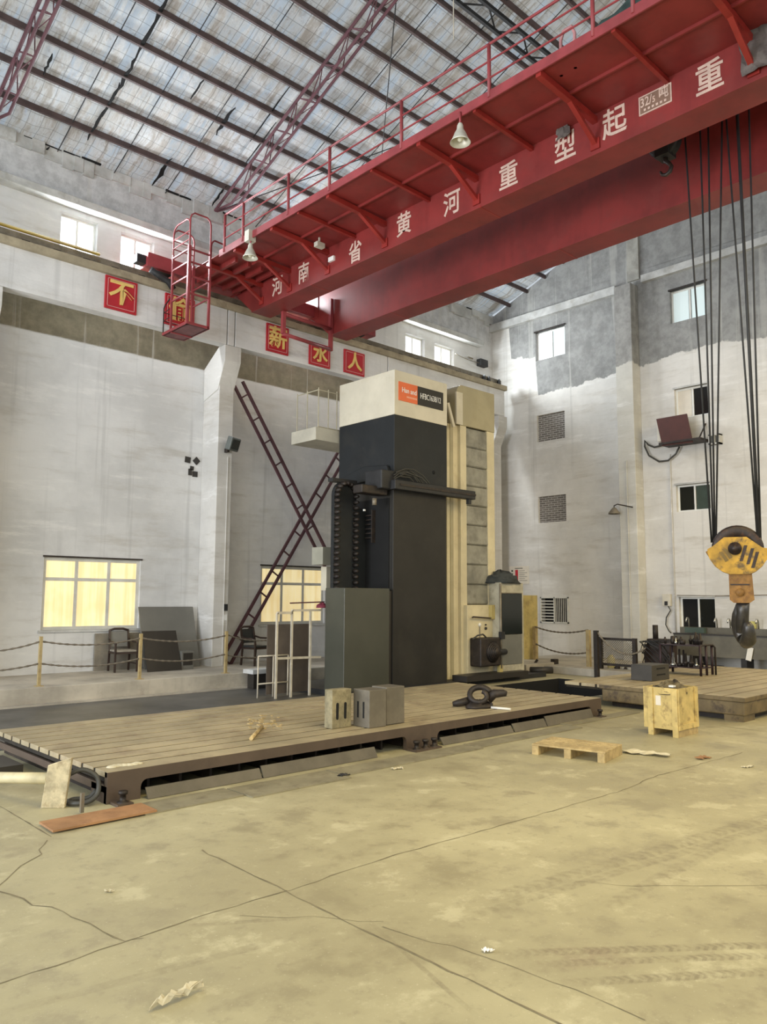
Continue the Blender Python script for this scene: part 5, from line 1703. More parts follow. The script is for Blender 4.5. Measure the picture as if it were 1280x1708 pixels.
# papers and litter on the floor
def litter(pts, h, name, label, m, seed, cat='paper'):
    rnd = random.Random(seed)
    P = [on_z(*p) for p in pts]
    a, b = P[0], P[1]
    w = P[2]
    mb = MB()
    G = {}
    n = 10
    d = (b - a)
    nr = Vector((-d.y, d.x, 0)).normalized() * (w - a.lerp(b, 0.5)).length
    for i in range(n + 1):
        for j in range(5):
            q = a.lerp(b, i / n) + nr * ((j / 4) - 0.5) * (0.5 + rnd.random() * 0.7)
            G[i, j] = mb.bm.verts.new((q.x + rnd.uniform(-.01, .01), q.y + rnd.uniform(-.01, .01), 0.004 + rnd.random() * h))
    for i in range(n):
        for j in range(4):
            mb.bm.faces.new((G[i, j], G[i + 1, j], G[i + 1, j + 1], G[i, j + 1]))
    tag(mb.build(name, m, solid=0.003), label, cat)


litter([(1040, 1255), (1118, 1263), (1082, 1255)], 0.04, 'crumpled_paper', 'strip of crumpled white paper right of the pallet', M_paper, 51)
litter([(252, 1688), (338, 1652), (300, 1664)], 0.06, 'crumpled_paper', 'crumpled cream paper on the open floor nearest the viewer', M_paper, 52)
litter([(566, 1297), (580, 1293), (575, 1292)], 0.03, 'black_scrap', 'small black curled scrap on the trench plates', M_black, 53, 'scrap')
litter([(655, 1284), (672, 1282), (664, 1281)], 0.02, 'pale_scrap', 'small pale scrap of paper beside the trench plates', M_paper, 54)
litter([(1240, 1281), (1256, 1279), (1248, 1278)], 0.02, 'pale_scrap', 'small pale scrap on the floor at the right', M_paper, 55)
litter([(176, 1489), (190, 1489), (183, 1487)], 0.02, 'pale_scrap', 'tiny pale scrap between the floor cracks at left', M_paper, 56)
litter([(1166, 1267), (1180, 1263), (1174, 1262)], 0.02, 'brown_scrap', 'small brown scrap right of the white paper strip', M_rustplate, 57, 'scrap')
litter([(805, 1588), (822, 1589), (812, 1586)], 0.02, 'pale_scrap', 'tiny white scrap left of the dark oil stain', M_white, 58)

# ------------------------------------------------------------------ things by the near left table corner
fbp = [on_z(66, 1351), on_z(88, 1356), on_z(106, 1345)]
bl = on_z(66, 1351)
zt_ = 0.49
bd = thing('flanged_pipe', 'pale pipe ending in a slanted plank board at the table corner', 'pipe', (2.97, 7.75, 0))
b0, b1 = Vector((2.93, 7.84, 0)), Vector((3.10, 7.70, 0))
nb2 = Vector((0.10, 0.12, 0))
dv = (b1 - b0)
lean = Vector((0.03, -0.05, 0))
nn = Vector((-dv.y, dv.x, 0)).normalized() * 0.05
mb = MB()
pts_b = [b0, b1, b1 + nn * 1.0, b0 + nn * 1.0]
A = [mb.bm.verts.new(p + Vector((0, 0, 0.0))) for p in pts_b]
B = [mb.bm.verts.new(p + lean + Vector((0, 0, 0.40 + (0.07 if i in (1, 2) else 0)))) for i, p in enumerate(pts_b)]
mb.bm.faces.new(A[::-1]); mb.bm.faces.new(B)
for i in range(4):
    mb.bm.faces.new((A[i], A[(i + 1) % 4], B[(i + 1) % 4], B[i]))
mb.build('end_board', mat('old_plank', (0.55, 0.47, 0.30), 0.8, 0, 0.35, 8, (0.3, 0.22, 0.12), 0.6, 0.3), bd, bevel=0.006)
pe = Vector((3.0, 7.82, 0.27))
pdirn = (on_y(0, 1297, 8.6) - pe)
MB().tube([pe, on_y(0, 1297, 8.6), pe + pdirn * 1.5], 0.055, 12).build('pipe_body', mat('pale_pipe', (0.56, 0.49, 0.30), 0.55, 0, 0.2, 4), bd)
hs_ = on_z(130, 1340)
lp = [Vector((3.05, 7.80, 0.22)), Vector((3.14, 7.78, 0.28)), Vector((3.27, 7.72, 0.33)), Vector((3.38, 7.64, 0.26)), Vector((3.38, 7.60, 0.12)), Vector((3.30, 7.60, 0.05)), Vector((3.20, 7.66, 0.035)), Vector((3.16, 7.78, 0.03)), Vector((3.24, 7.83, 0.035)), Vector((3.36, 7.74, 0.05)), Vector((3.42, 7.70, 0.14))]
fine = []
for i in range(len(lp) - 1):
    for k in range(4):
        t_ = k / 4
        p0_, p1_, p2_, p3_ = lp[max(i - 1, 0)], lp[i], lp[i + 1], lp[min(i + 2, len(lp) - 1)]
        fine.append(0.5 * ((2 * p1_) + (p2_ - p0_) * t_ + (2 * p0_ - 5 * p1_ + 4 * p2_ - p3_) * t_ ** 2 + (3 * p1_ - p0_ - 3 * p2_ + p3_) * t_ ** 3))
tag(MB().tube(fine, 0.024, 8).build('rubber_hose', M_hose), 'looped dark rubber hose beside the plank board', 'hose')
a = on_z(136, 1358)
tag(MB().bar((a.x, a.y, 0.015), (a.x, a.y, 0.19), 0.035, 0.03).build('steel_stake', M_rail), 'short grey steel stake by the rusty plate', 'stake')
a, b = on_z(-30, 1262), on_z(28, 1290)
tag(MB().box((2.3, 9.4, 0.0), (3.3, 10.1, 0.12)).build('dark_step_block', M_boardblk), 'dark block on the floor left of the table end', 'block')

# ------------------------------------------------------------------ chain barrier on the platform
BZ = 0.33
bys = 15.28
bx = [3.55, 5.56, 7.56, 9.59]
blab = ['outside the left picture edge', 'below the left lit window', 'beside the grey leaning board', 'in front of the pilaster']
for x, lb in list(zip(bx, blab))[1:]:
    t = thing('barrier_post', 'ochre chain barrier post on the platform edge, ' + lb, 'post', (x, bys, BZ), 'platform barrier posts')
    MB().bar((x, bys, BZ), (x, bys, BZ + 0.92), 0.055, 0.055).build('post_body', M_post, t)
    MB().box((x - 0.07, bys - 0.07, BZ), (x + 0.07, bys + 0.07, BZ + 0.012)).build('base_plate', M_post, t)


def chain(p, q, drop, label, r=0.016, group='platform barrier chains'):
    P = sag(p, q, drop, 28)
    rr = [r * (1.25 if k % 2 else 0.7) for k in range(29)]
    tag(MB().tube(P, r, 6, True, rr).build('barrier_chain', M_chain), label, 'chain', group)


seg = ['from the left picture edge to the first post', 'between the left lit window and the grey board', 'in front of the grey leaning board']
for k in range(3):
    chain((bx[k], bys, BZ + 0.83), (bx[k + 1], bys, BZ + 0.83), 0.10 if k else 0.16, 'upper barrier chain ' + seg[k])
    chain((bx[k], bys, BZ + 0.42), (bx[k + 1], bys, BZ + 0.42), 0.10, 'lower barrier chain ' + seg[k])
chain((9.59, bys, BZ + 0.85), (11.3, bys + 0.2, BZ + 0.75), 0.12, 'upper barrier chain right of the pilaster towards the pale frame')
chain((9.59, bys, BZ + 0.40), (11.3, bys + 0.2, BZ + 0.35), 0.08, 'lower barrier chain right of the pilaster towards the pale frame')

# ------------------------------------------------------------------ chairs, boards
def arm_chair(loc, rot, label, seat_m, back_m):
    t = thing('arm_chair', label, 'chair', (0, 0, 0), 'dark armchairs on the platform')
    for sx in (-1, 1):
        MB().bar((sx * 0.25, -0.24, 0), (sx * 0.25, -0.24, 0.63), 0.04, 0.04).build('leg', M_chair, t)
        MB().bar((sx * 0.23, 0.26, 0), (sx * 0.23, 0.22, 0.45), 0.04, 0.04).build('leg', M_chair, t)
        MB().bar((sx * 0.22, 0.22, 0.43), (sx * 0.21, 0.32, 0.92), 0.04, 0.035).build('back_post', M_chair, t)
        MB().tube([(sx * 0.25, -0.26, 0.62), (sx * 0.27, -0.12, 0.66), (sx * 0.26, 0.1, 0.66), (sx * 0.23, 0.27, 0.70)], 0.022, 8).build('armrest', M_chair, t)
        MB().bar((sx * 0.24, -0.2, 0.18), (sx * 0.23, 0.22, 0.18), 0.025, 0.025).build('stretcher', M_chair, t)
    MB().box((-0.25, -0.26, 0.40), (0.25, 0.24, 0.44)).build('seat_frame', M_chair, t)
    MB().box((-0.23, -0.25, 0.44), (0.23, 0.21, 0.485)).build('seat', seat_m, t, bevel=0.015)
    MB().prism([(0.255, 0.54), (0.275, 0.54), (0.335, 0.88), (0.315, 0.88)], -0.19, 0.19, 'X').build('backrest', back_m, t)
    MB().tube([(-0.22, 0.32, 0.90), (-0.1, 0.335, 0.94), (0.1, 0.335, 0.94), (0.22, 0.32, 0.90)], 0.026, 8).build('top_rail', M_chair, t)
    t.location = loc
    t.rotation_euler = (0, 0, rot)
    return t


arm_chair((8.05, 17.12, BZ), math.radians(-6), 'dark wooden armchair with pale seat under the left lit window', M_seat, M_boardgrey)
arm_chair((11.28, 16.62, BZ), math.radians(10), 'black vinyl armchair behind the foot of the lattice brace', M_vinyl, M_vinyl)


def lean_board(pxs, yb, yt, name, m, label, thick=0.03):
    """a board standing on the platform and leaning back"""
    a, b = on_y(pxs[0], pxs[2], yb), on_y(pxs[1], pxs[2], yb)
    z1 = on_y((pxs[0] + pxs[1]) / 2, pxs[3], yt).z
    mb = MB().prism([(yb, BZ + 0.002), (yb + thick, BZ + 0.002), (yt + thick, z1), (yt, z1)], a.x, b.x, 'X')
    return tag(mb.build(name, m), label, 'board')


lean_board((242, 334, 1105, 1012), 17.15, 17.58, 'leaning_board', M_boardgrey, 'large grey board leaning on the wall left of the pilaster')
a, b = on_y(158, 1100, 17.55), on_y(236, 1055, 17.55)
tag(MB().box((a.x, 17.56, BZ + 0.002), (b.x, 17.62, b.z)).build('low_wall_board', mat('worn_board', (0.26, 0.23, 0.18), 0.7, 0, 0.3, 2), None), 'low worn board against the wall behind the pale-seated armchair', 'board')
lean_board((247, 304, 1112, 1052), 16.55, 16.9, 'black_board', M_boardblk, 'dark square board leaning in front of the large grey board')
a = on_y(310, 1105, 16.6)
mb = MB().box((a.x - 0.10, 16.6, BZ), (a.x + 0.20, 16.9, BZ + 0.42))
o = tag(mb.build('grey_carton', M_boardgrey), 'small grey box right of the dark square board', 'box')
MB().box((a.x - 0.07, 16.59, BZ + 0.1), (a.x + 0.17, 16.60, BZ + 0.38)).build('front_panel', M_boardblk, o)

# socket plates on the pilaster
p = on_y(369.5, 1013, 16.9)
tag(MB().box((10.50, 16.86, p.z - 0.08), (10.60, 16.9, p.z + 0.08)).build('switch_box', M_black), 'small black switch box on the pilaster', 'switch')
tag(MB().box((10.50, 16.875, p.z - 0.32), (10.60, 16.9, p.z - 0.18)).build('socket_plate', M_whframe), 'white socket plate below the black switch box', 'socket')
tag(MB().tube([(10.50, 16.885, 0.35), (10.50, 16.885, 5.5)], 0.014, 6).build('conduit', M_pil), 'thin painted conduit running up the pilaster face', 'pipe')
# floodlight on the pilaster
p = on_y(382, 740, 16.7)
fl_ = thing('floodlight', 'dark grey floodlight on the pilaster face', 'light', (10.42, 16.72, p.z))
mb = MB()
mb.box((-0.19, -0.10, -0.17), (0.19, 0.06, 0.17))
mb.move(Matrix.Translation((10.48, 16.66, p.z)) @ Matrix.Rotation(math.radians(22), 4, 'Z') @ Matrix.Rotation(math.radians(18), 4, 'X'))
mb.build('housing', mat('floodlight_grey', (0.10, 0.11, 0.10), 0.5), fl_, bevel=0.03)
mb = MB()
mb.box((-0.14, -0.112, -0.12), (0.14, -0.10, 0.12))
mb.move(Matrix.Translation((10.48, 16.66, p.z)) @ Matrix.Rotation(math.radians(22), 4, 'Z') @ Matrix.Rotation(math.radians(18), 4, 'X'))
mb.build('glass', M_screen, fl_)
MB().box((10.40, 16.76, p.z - 0.2), (10.46, 16.9, p.z - 0.1)).build('mount', M_dark_iron, fl_)
# five dark square patches on the wall beside the pilaster
PN = ['upper left', 'upper right', 'smallest, central', 'lower left', 'lowest']
for (x, y, s, r), nm in zip(((313, 767, 0.075, 0.1), (327.5, 769, 0.075, 0.75), (320, 781, 0.05, 0.1), (317, 787.5, 0.065, 0.0), (325, 791, 0.07, 0.0)), PN):
    p = on_y(x, y, YW)
    mb = MB().box((-s, -0.02, -s), (s, 0.0, s))
    if nm == 'lower left':
        mb.move(Matrix.Diagonal((0.75, 1, 1.25, 1)))
    mb.move(Matrix.Translation((p.x, YW, p.z)) @ Matrix.Rotation(r, 4, 'Y'))
    tag(mb.build('dark_tile', M_boardblk), '%s of five dark square tiles on the left wall' % nm, 'tile', 'dark tiles on the left wall')

# crossed lattice braces between the pilasters
def lattice(p, q, label, yy, gap=0.29):
    t = thing('lattice_brace', label, 'brace', (p[0], yy, p[1]), 'crossed wall braces')
    p, q = Vector((p[0], yy, p[1])), Vector((q[0], yy, q[1]))
    d = (q - p).normalized()
    n_ = Vector((-d.z, 0, d.x)) * gap / 2
    for s in (-1, 1):
        MB().bar(p + n_ * s, q + n_ * s, 0.065, 0.065, (0, 1, 0)).build('chord', M_brace, t)
    L = (q - p).length
    m_ = MB()
    k = 0.35
    while k < L:
        c = p + d * k
        m_.bar(c - n_, c + n_, 0.035, 0.035, (0, 1, 0))
        k += 0.66
    m_.build('rung', M_brace, t)


A = on_y(398, 640, 17.0)
B = on_y(545, 935, 17.0)
dA = (B - A)
C_ = on_y(389, 1060, 17.12)
D_ = on_y(562, 772, 17.12)
dC = (D_ - C_)
e_ = B + dA * 0.42
lattice((A.x, A.z), (e_.x, e_.z), 'brown lattice brace falling to the right from the corbel', 17.0)
f_ = D_ + dC * 0.35
lattice((C_.x - 0.3, C_.z - 0.93), (f_.x, f_.z), 'brown lattice brace rising to the right from the black armchair', 17.22)

# pale tubular fence frames left of the machine
fr_ = thing('pale_frame_fence', 'pale tubular gate frame with glass-dark infill left of the front cabinet', 'fence', (10.0, 13.3, 0))
yF = 13.05
xl, xm_, xr = on_y(484, 1100, yF).x, on_y(518, 1100, yF).x, on_y(543, 1100, yF).x
def zz(py, px=500): return on_y(px, py, yF).z
fm = MB()
xs_ = [on_y(458, 1100, 13.6).x, on_y(486, 1100, yF).x, on_y(517, 1100, yF).x]
for x, z1 in ((xs_[1], zz(1018)), (xs_[2], zz(1020))):
    fm.bar((x, yF, 0.0), (x, yF, z1), 0.04, 0.04)
fm.bar((xs_[1], yF, zz(1018)), (c0, yF, zz(1018)), 0.04, 0.045)
fm.bar((xs_[1] - 0.35, yF, zz(1096)), (c0, yF, zz(1098)), 0.035, 0.045)
x9 = on_y(461, 1100, yF).x
fm.bar((x9, yF, 0.0), (x9, yF, zz(1022)), 0.04, 0.04)
fm.bar((x9, yF, zz(1022)), (xs_[1], yF, zz(1022)), 0.04, 0.05)
fm.build('frame', M_palepole, fr_)
MB().box((x9 + 0.02, yF + 0.35, 0.05), (c0, yF + 0.37, zz(1042))).build('infill_panel', mat('brown_infill', (0.10, 0.08, 0.065), 0.5, 0, 0.2, 2), fr_)
low = thing('low_pale_barrier', 'low pale tubular barrier in front of the pale gate frame', 'fence', (9.5, 12.6, 0))
yL = 13.35
xA, xB, zA = on_y(430, 1140, yL).x, on_y(480, 1140, yL).x, on_y(430, 1095, yL).z
lm = MB()
for x in (xA, (xA + xB) / 2, xB):
    lm.tube([(x, yL, 0.0), (x, yL, zA)], 0.016, 8)
for z in (zA, 0.28):
    lm.tube([(xA, yL, z), (xB, yL, z)], 0.016, 8)
lm.build('frame', M_palepole, low)
p = on_y(532, 1012, yF + 0.1)
tag(MB().tube([on_y(484, 1006, yF + 0.1), on_y(541, 1004, yF + 0.1)], 0.014, 6).build('thin_rod', M_truss), 'thin dark rod lying above the pale gate frame', 'rod')
tag(heap((p.x, yF, zz(1017) + 0.035), 0.13, 0.12, 0.1, 'red_rag', mat('red_rag_cloth', (0.22, 0.03, 0.06), 0.8, 0, 0.3, 6), 'x', 'y', 61, 10, 5), 'small dark red rag on the top bar of the pale gate frame', 'rag')
p0_, p1_ = on_y(425, 1118, 14.6), on_y(475, 1108, 14.6)
tag(MB().box((p0_.x, 14.66, 0.33), (p1_.x + 0.4, 15.05, 0.42)).build('plank_stack', M_ledge), 'pale plank lying on the platform edge by the pale fence', 'plank')
MB().box((p0_.x + 0.05, 14.7, 0.008), (p1_.x + 0.3, 14.94, 0.33)).build('support', M_boardblk, bpy.data.objects['plank_stack'])

# ------------------------------------------------------------------ end wall things
# air conditioner on bracket with brown board
ac = thing('air_conditioner', 'outdoor air conditioner hidden by a tilted brown board on the end wall', 'air conditioner', (XE - 0.3, 10.6, 6.5))
MB().box((XE - 0.50, 10.30, 6.62), (XE - 0.12, 11.1, 7.3)).build('casing', M_ac, ac, bevel=0.02)
bo = [on_x(x, y, XE - 0.55) for x, y in ((1095, 699), (1146, 690), (1156, 738), (1105, 744))]
mb = MB()
A = [mb.bm.verts.new(p) for p in bo]
B = [mb.bm.verts.new(p + Vector((0.03, 0, 0))) for p in bo]
mb.bm.faces.new(A); mb.bm.faces.new(B[::-1])
for i in range(4):
    mb.bm.faces.new((A[i], B[i], B[(i + 1) % 4], A[(i + 1) % 4]))
mb.build('brown_board', M_brownboard, ac)
MB().box((XE - 0.62, 9.75, 6.50), (XE, 11.0, 6.56)).build('bracket_shelf', M_dark_iron, ac)
MB().bar((XE - 0.5, 9.85, 6.53), (XE - 0.02, 9.85, 7.05), 0.03, 0.03).build('bracket_stay', M_dark_iron, ac)
pts = [on_x(x, y, XE - 0.15) for x, y in ((1108, 742), (1092, 746), (1082, 742), (1076, 735), (1076, 745), (1083, 760), (1100, 770), (1115, 768), (1128, 757), (1134, 745))]
tag(MB().tube(pts, 0.028, 8).build('drooping_cable', M_hose), 'black cable drooping in a loop under the air conditioner', 'cable')
# wall bracket
p, q = on_x(1187, 727, XE), on_x(1206, 741, XE)
mb = MB()
for a, b in (((p.y, q.z), (q.y, q.z + 0.04)), ((p.y, p.z - 0.04), (q.y, p.z)), ((p.y, q.z), (p.y - 0.04, p.z)), ((q.y + 0.04, q.z), (q.y, p.z)), (((p.y + q.y) / 2 - .015, q.z), ((p.y + q.y) / 2 + .015, p.z))):
    mb.box((XE - 0.2, a[0], a[1]), (XE, b[0], b[1]))
tag(mb.build('wall_bracket', M_ledge), 'empty pale metal bracket on the end wall right of the air conditioner', 'bracket')
# lamp on an arm
pl_ = on_x(1025, 853, XE - 0.7)
wl = thing('wall_lamp', 'dark conical wall lamp on a bent arm beside the end pilaster', 'lamp', (XE - 0.45, 12.1, pl_.z))
e1 = on_x(1056, 846, XE - 0.46)
MB().tube([e1, on_x(1030, 841, XE - 0.65), pl_ + Vector((0, 0, 0.17)), pl_ + Vector((0, 0, 0.1))], 0.018, 8).build('arm', M_dark_iron, wl)
MB().lathe([(0.03, 0.12), (0.06, 0.10), (0.17, -0.04), (0.175, -0.08), (0.165, -0.08), (0.05, 0.06)], pl_, 'Z', 20, False).build('lamp_shade', M_rail, wl)
MB().lathe([(0.0, 0.05), (0.035, 0.0), (0.03, -0.06), (0.0, -0.07)], pl_, 'Z', 10, False).build('bulb', M_glassb, wl)
# notice on the end wall
p, q = on_x(850, 945, XE), on_x(883, 974, XE)
no = thing('wall_notice', 'faded white notice with a red block on the end wall', 'notice', (XE, (p.y + q.y) / 2, q.z))
MB().box((XE - 0.015, q.y, q.z), (XE, p.y, p.z)).build('sheet', M_notice, no)
w, h = p.y - q.y, p.z - q.z
MB().box((XE - 0.02, p.y - w * 0.32, q.z + h * 0.1), (XE - 0.015, p.y - w * 0.46, p.z - h * 0.2)).build('red_block', M_noticered, no)
ln = MB()
for k in range(6):
    ln.box((XE - 0.018, p.y - w * 0.52, p.z - h * (0.25 + k * 0.11)), (XE - 0.015, p.y - w * (0.8 + 0.12 * (k % 2)), p.z - h * (0.27 + k * 0.11)))
for k in range(4):
    ln.box((XE - 0.018, p.y - w * 0.12, p.z - h * (0.2 + k * 0.19)), (XE - 0.015, p.y - w * 0.2, p.z - h * (0.31 + k * 0.19)))
ln.box((XE - 0.018, p.y - w * 0.3, p.z - h * 0.10), (XE - 0.015, p.y - w * 0.7, p.z - h * 0.14))
ln.build('text_line', M_ink, no)
# meter box and pipe
p, q = on_x(1108, 991, XE), on_x(1122, 1011, XE)
mt = tag(MB().box((XE - 0.12, q.y, q.z), (XE, p.y, p.z)).build('meter_box', M_ac, bevel=0.01), 'pale meter box on the end wall left of the lowest window', 'box')
MB().box((XE - 0.14, q.y + 0.08, q.z + 0.02), (XE - 0.12, q.y + 0.17, q.z + 0.14)).build('plug', M_black, mt)
tag(MB().tube([on_x(x, y, XE - 0.1) for x, y in ((1115, 1011), (1119, 1018), (1112, 1030), (1111, 1042), (1116, 1052), (1120, 1056))], 0.018, 6).build('meter_cable', M_hose), 'black cable hanging from the meter box', 'cable')
py_ = on_x(1124, 950, XE - 0.05)
tag(MB().tube([(XE - 0.04, py_.y, 0.9), (XE - 0.04, py_.y, 6.3)], 0.022, 8).build('down_pipe', M_pil), 'thin painted pipe running up the end wall left of the windows', 'pipe')
tag(MB().tube([on_x(1130, 993, XE - 0.03), on_x(1200, 994, XE - 0.03), on_x(1300, 992, XE - 0.03)], 0.013, 6).build('wall_cable', M_rail), 'thin cable along the end wall above the lowest window', 'cable')
tag(MB().tube([(XE - 0.48, 12.13, 0.3), (XE - 0.48, 12.13, 6.2)], 0.018, 6).build('pilaster_conduit', M_pil_end), 'thin conduit on the face of the end pilaster', 'pipe')
for (x, y), lb in (((1231, 776), 'left of two small dark holes in the end wall'), ((1273, 766), 'right of two small dark holes in the end wall')):
    p = on_x(x, y, XE)
    if False:
        pass
# sink trough
sx_ = 20.9
sk = thing('wash_trough', 'long dark grey wash trough under the lowest end window', 'sink', (sx_ + 0.4, 7.5, 0.2))
MB().box((sx_, 3.0, 0.50), (sx_ + 0.12, 10.5, 1.08)).build('front_apron', M_sink, sk)
MB().box((sx_ + 0.08, 3.0, 0.95), (XE - 0.3, 10.5, 1.0)).build('basin', M_sink, sk)
MB().box((XE - 0.3, 3.0, 0.5), (XE - 0.01, 10.7, 1.24)).build('splash_back', M_sink, sk)
MB().box((sx_ - 0.02, 3.0, 1.06), (sx_ + 0.16, 10.5, 1.10)).build('rim', M_boardblk, sk)
sup = MB()
for y in (3.4, 4.7, 6.0, 7.3, 8.6, 9.9):
    sup.box((sx_ + 0.15, y, 0.0), (sx_ + 0.6, y + 0.15, 0.5))
sup.build('support', M_boardblk, sk)
for k, px in enumerate((1150, 1197, 1219, 1266)):
    p = on_x(px, 1050, XE - 0.2)
    zz0 = 1.24
    o = MB().tube([(XE - 0.2, p.y, zz0), (XE - 0.2, p.y, zz0 + 0.2), (XE - 0.24, p.y, zz0 + 0.26), (XE - 0.31, p.y, zz0 + 0.26), (XE - 0.36, p.y, zz0 + 0.2), (XE - 0.36, p.y, zz0 + 0.14)], 0.02, 8).build('swan_neck_tap', M_chrome)
    tag(o, ['chrome tap in front of the lowest end window', 'chrome tap just right of the lowest end window', 'chrome tap left of the big hook', 'chrome tap right of the yellow tub'][k], 'tap', 'taps over the wash trough')
p = on_x(1256, 1055, XE - 0.17)
tag(MB().lathe([(0, 0), (0.10, 0), (0.11, 0.02), (0.11, 0.18), (0.09, 0.2), (0.0, 0.2)], (XE - 0.17, p.y, 1.24), 'Z', 16, False).build('soap_tub', mat('yellow_tub', (0.50, 0.46, 0.16), 0.5)), 'yellow soap tub on the ledge of the wash trough', 'tub')
p = on_x(1251, 1091, sx_ - 0.05)
p = p + Vector((-0.04, 0, 0))
wt = thing('hanging_card', 'white card hanging in front of the wash trough below the hook', 'card', (sx_ - 0.03, p.y, p.z - 0.25))
mb = MB().box((-0.012, -0.07, -0.17), (0.0, 0.07, 0.17)).move(Matrix.Translation((sx_ - 0.05, p.y, p.z)) @ Matrix.Rotation(0.22, 4, 'X'))
mb.build('card', M_white, wt)
MB().tube([(sx_ - 0.05, p.y + 0.04, p.z + 0.16), (sx_ - 0.035, p.y + 0.07, 1.09)], 0.008, 6).build('string', M_hose, wt)
p = on_x(1160, 1054, XE - 0.4)
tag(MB().box((XE - 0.5, p.y - 0.3, 1.09), (XE - 0.36, p.y + 0.25, 1.24)).build('green_basin', mat('dull_green_basin', (0.06, 0.09, 0.07), 0.5)), 'dull green basin standing in the wash trough', 'basin')

# ------------------------------------------------------------------ right rear barrier, debris
ZP = 0.2
rb = []
for px, py, h, lb in ((983, 1112, 0.98, 'ochre barrier post left of the pair before the end wall'), (996, 1117, 1.0, 'dark barrier post with black cap right of its ochre twin'), (893, 1100, 0.98, 'rusty barrier post by the yellow corrugated panel')):
    p = on_z(px, py, ZP)
    if p.x > 21.3:
        p = Vector((21.3, p.y, 0))
    z_ = ZP if p.x > 18.2 and p.y < 15.1 else 0.0
    o = MB().bar((p.x, p.y, z_), (p.x, p.y, ZP + h), 0.11, 0.09).build('barrier_post', M_post if px != 996 else M_dark_iron)
    tag(o, lb, 'post', 'posts of the rear barrier')
    rb.append(Vector((p.x, p.y, ZP + h)))
chain(rb[2], rb[0], 0.12, 'upper rear barrier chain from the rusty post to the ochre post', 0.022, 'rear barrier chains')
chain(rb[2] - Vector((0, 0, 0.5)), rb[0] - Vector((0, 0, 0.6)), 0.14, 'lower rear barrier chain from the rusty post to the ochre post', 0.022, 'rear barrier chains')
gp0, gp1 = on_z(1003, 1115, ZP), on_z(1060, 1110, ZP)
gx = gp0.x
gy1 = gp0.y
gy0 = on_x(1060, 1105, gx).y
mg = thing('mesh_gate', 'low dark mesh gate beside the end pilaster', 'gate', (gx, (gy0 + gy1) / 2, ZP))
m_ = MB()
for y in (gy0, gy1):
    m_.bar((gx, y, ZP), (gx, y, ZP + 0.82), 0.1, 0.1)
for z in (0.12, 0.78):
    m_.bar((gx, gy0, ZP + z), (gx, gy1, ZP + z), 0.06, 0.06)
m_.build('gate_frame', M_dark_iron, mg)
m_ = MB()
n = 16
for k in range(-6, n):
    for s in (1, -1):
        y0_, z0_ = gy0 + (gy1 - gy0) * k / n, 0.12
        y1_, z1_ = y0_ + 0.66 * s, 0.78
        lo, hi = gy0, gy1
        if s == -1:
            y0_ += 0.66
            y1_ = y0_ - 0.66
        def clip(y, z, ya, za):
            return None
        t0, t1 = 0.0, 1.0
        dy = y1_ - y0_
        for bnd, sg in ((lo, 1), (hi, -1)):
            # sg*(y0+t*dy-bnd) >= 0
            f0 = sg * (y0_ - bnd)
            fd = sg * dy
            if abs(fd) < 1e-9:
                continue
            tt = -f0 / fd
            if fd > 0:
                t0 = max(t0, tt)
            else:
                t1 = min(t1, tt)
        if t1 - t0 > 0.02:
            m_.tube([(gx, y0_ + dy * t0, ZP + z0_ + (z1_ - z0_) * t0), (gx, y0_ + dy * t1, ZP + z0_ + (z1_ - z0_) * t1)], 0.006, 4)
m_.build('wire_mesh', M_rail, mg)
chain(rb[1], Vector((gx, gy0 - 0.3, ZP + 0.6)), 0.35, 'drooping chain across the mesh gate', 0.022, 'rear barrier chains')
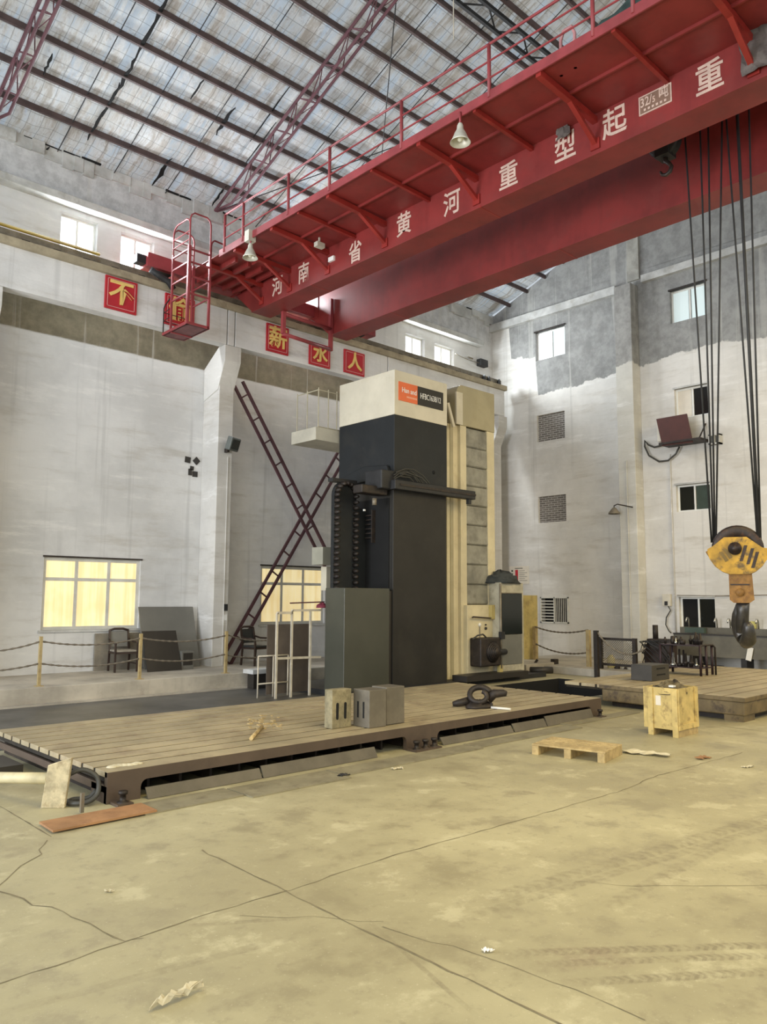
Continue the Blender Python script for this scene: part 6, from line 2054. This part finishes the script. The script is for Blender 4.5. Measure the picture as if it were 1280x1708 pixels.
# timber and metal debris
p = on_z(960, 1098, 0.3)
tag(MB().box((17.9, 14.5, 0.261), (18.85, 14.7, 0.36)).build('rusty_beam', M_rustplate), 'rusty beam lying on the step behind the console', 'beam')
a = on_z(905, 1120, 0.12)
dk = thing('fallen_bracket', 'dark fallen steel bracket right of the operator console', 'bracket', (a.x, a.y, 0.0))
MB().tube([on_z(885, 1118, 0.15), on_z(922, 1118, 0.15)], 0.09, 10).build('pipe', M_boardblk, dk)
MB().box((on_z(921, 1120, 0.0).x, on_z(921, 1120, 0.0).y - 0.1, 0.0), (on_z(927, 1120, 0.0).x + 0.1, on_z(927, 1120, 0.0).y + 0.1, 0.34)).build('end_plate', M_dark_iron, dk)
MB().bar(on_z(889, 1112, 0.15), on_z(897, 1100, 0.35), 0.06, 0.06).build('stay', M_dark_iron, dk)
p = on_z(1020, 1112, ZP)
tag(MB().lathe([(0, 0), (0.09, 0), (0.10, 0.03), (0.10, 0.26), (0.05, 0.31), (0.05, 0.34), (0, 0.34)], (18.9, on_x(1020, 1112, 18.9).y, ZP), 'Z', 14, False).build('paint_tin', mat('cream_tin', (0.6, 0.52, 0.25), 0.5)), 'small cream bottle-like tin below the mesh gate', 'tin')
rnd = random.Random(77)
for k in range(7):
    y = on_x(1033 + k * 6.5, 1113, 18.9).y
    s = rnd.uniform(0.05, 0.09)
    tag(heap((18.75 + rnd.uniform(0, .2), y, ZP), s, s, s * 1.1, 'rubble_lump', M_conc if k % 2 else M_dark_iron, 'x', 'y', 80 + k, 8, 4, 0.5), '%s grey rubble lump from the tin below the mesh gate' % ORD[k], 'rubble', 'rubble below the mesh gate')
# tangle of black hoses by the rack
mb = MB()
c = on_x(1093, 1085, 19.0)
rnd = random.Random(5)
for k in range(5):
    pts = []
    for i in range(9):
        pts.append((19.0 + rnd.uniform(-.12, .12), c.y + 0.35 * math.cos(i * 0.9 + k) + rnd.uniform(-.05, .05), max(0.23, c.z - 0.1 + 0.35 * math.sin(i * 0.8 + k * 1.7))))
    mb.tube(pts, 0.012, 6)
tag(mb.build('hose_tangle', M_black), 'tangle of black hoses between the end pilaster and the tool rack', 'hose')
c = on_x(1100, 1062, 19.3)
vz = thing('bench_vise', 'dark machine vise standing behind the hose tangle', 'vise', (19.3, c.y, ZP))
MB().box((19.15, c.y - 0.35, ZP), (19.55, c.y + 0.35, 0.85)).build('pedestal', M_chair, vz)
MB().box((19.1, c.y - 0.4, 0.85), (19.5, c.y + 0.25, 1.0)).build('vise_bed', M_dark_iron, vz, bevel=0.02)
MB().tube([(19.3, c.y + 0.1, 1.0), (19.3, c.y + 0.1, 1.35)], 0.07, 10).build('vise_jaw', M_dark_iron, vz)
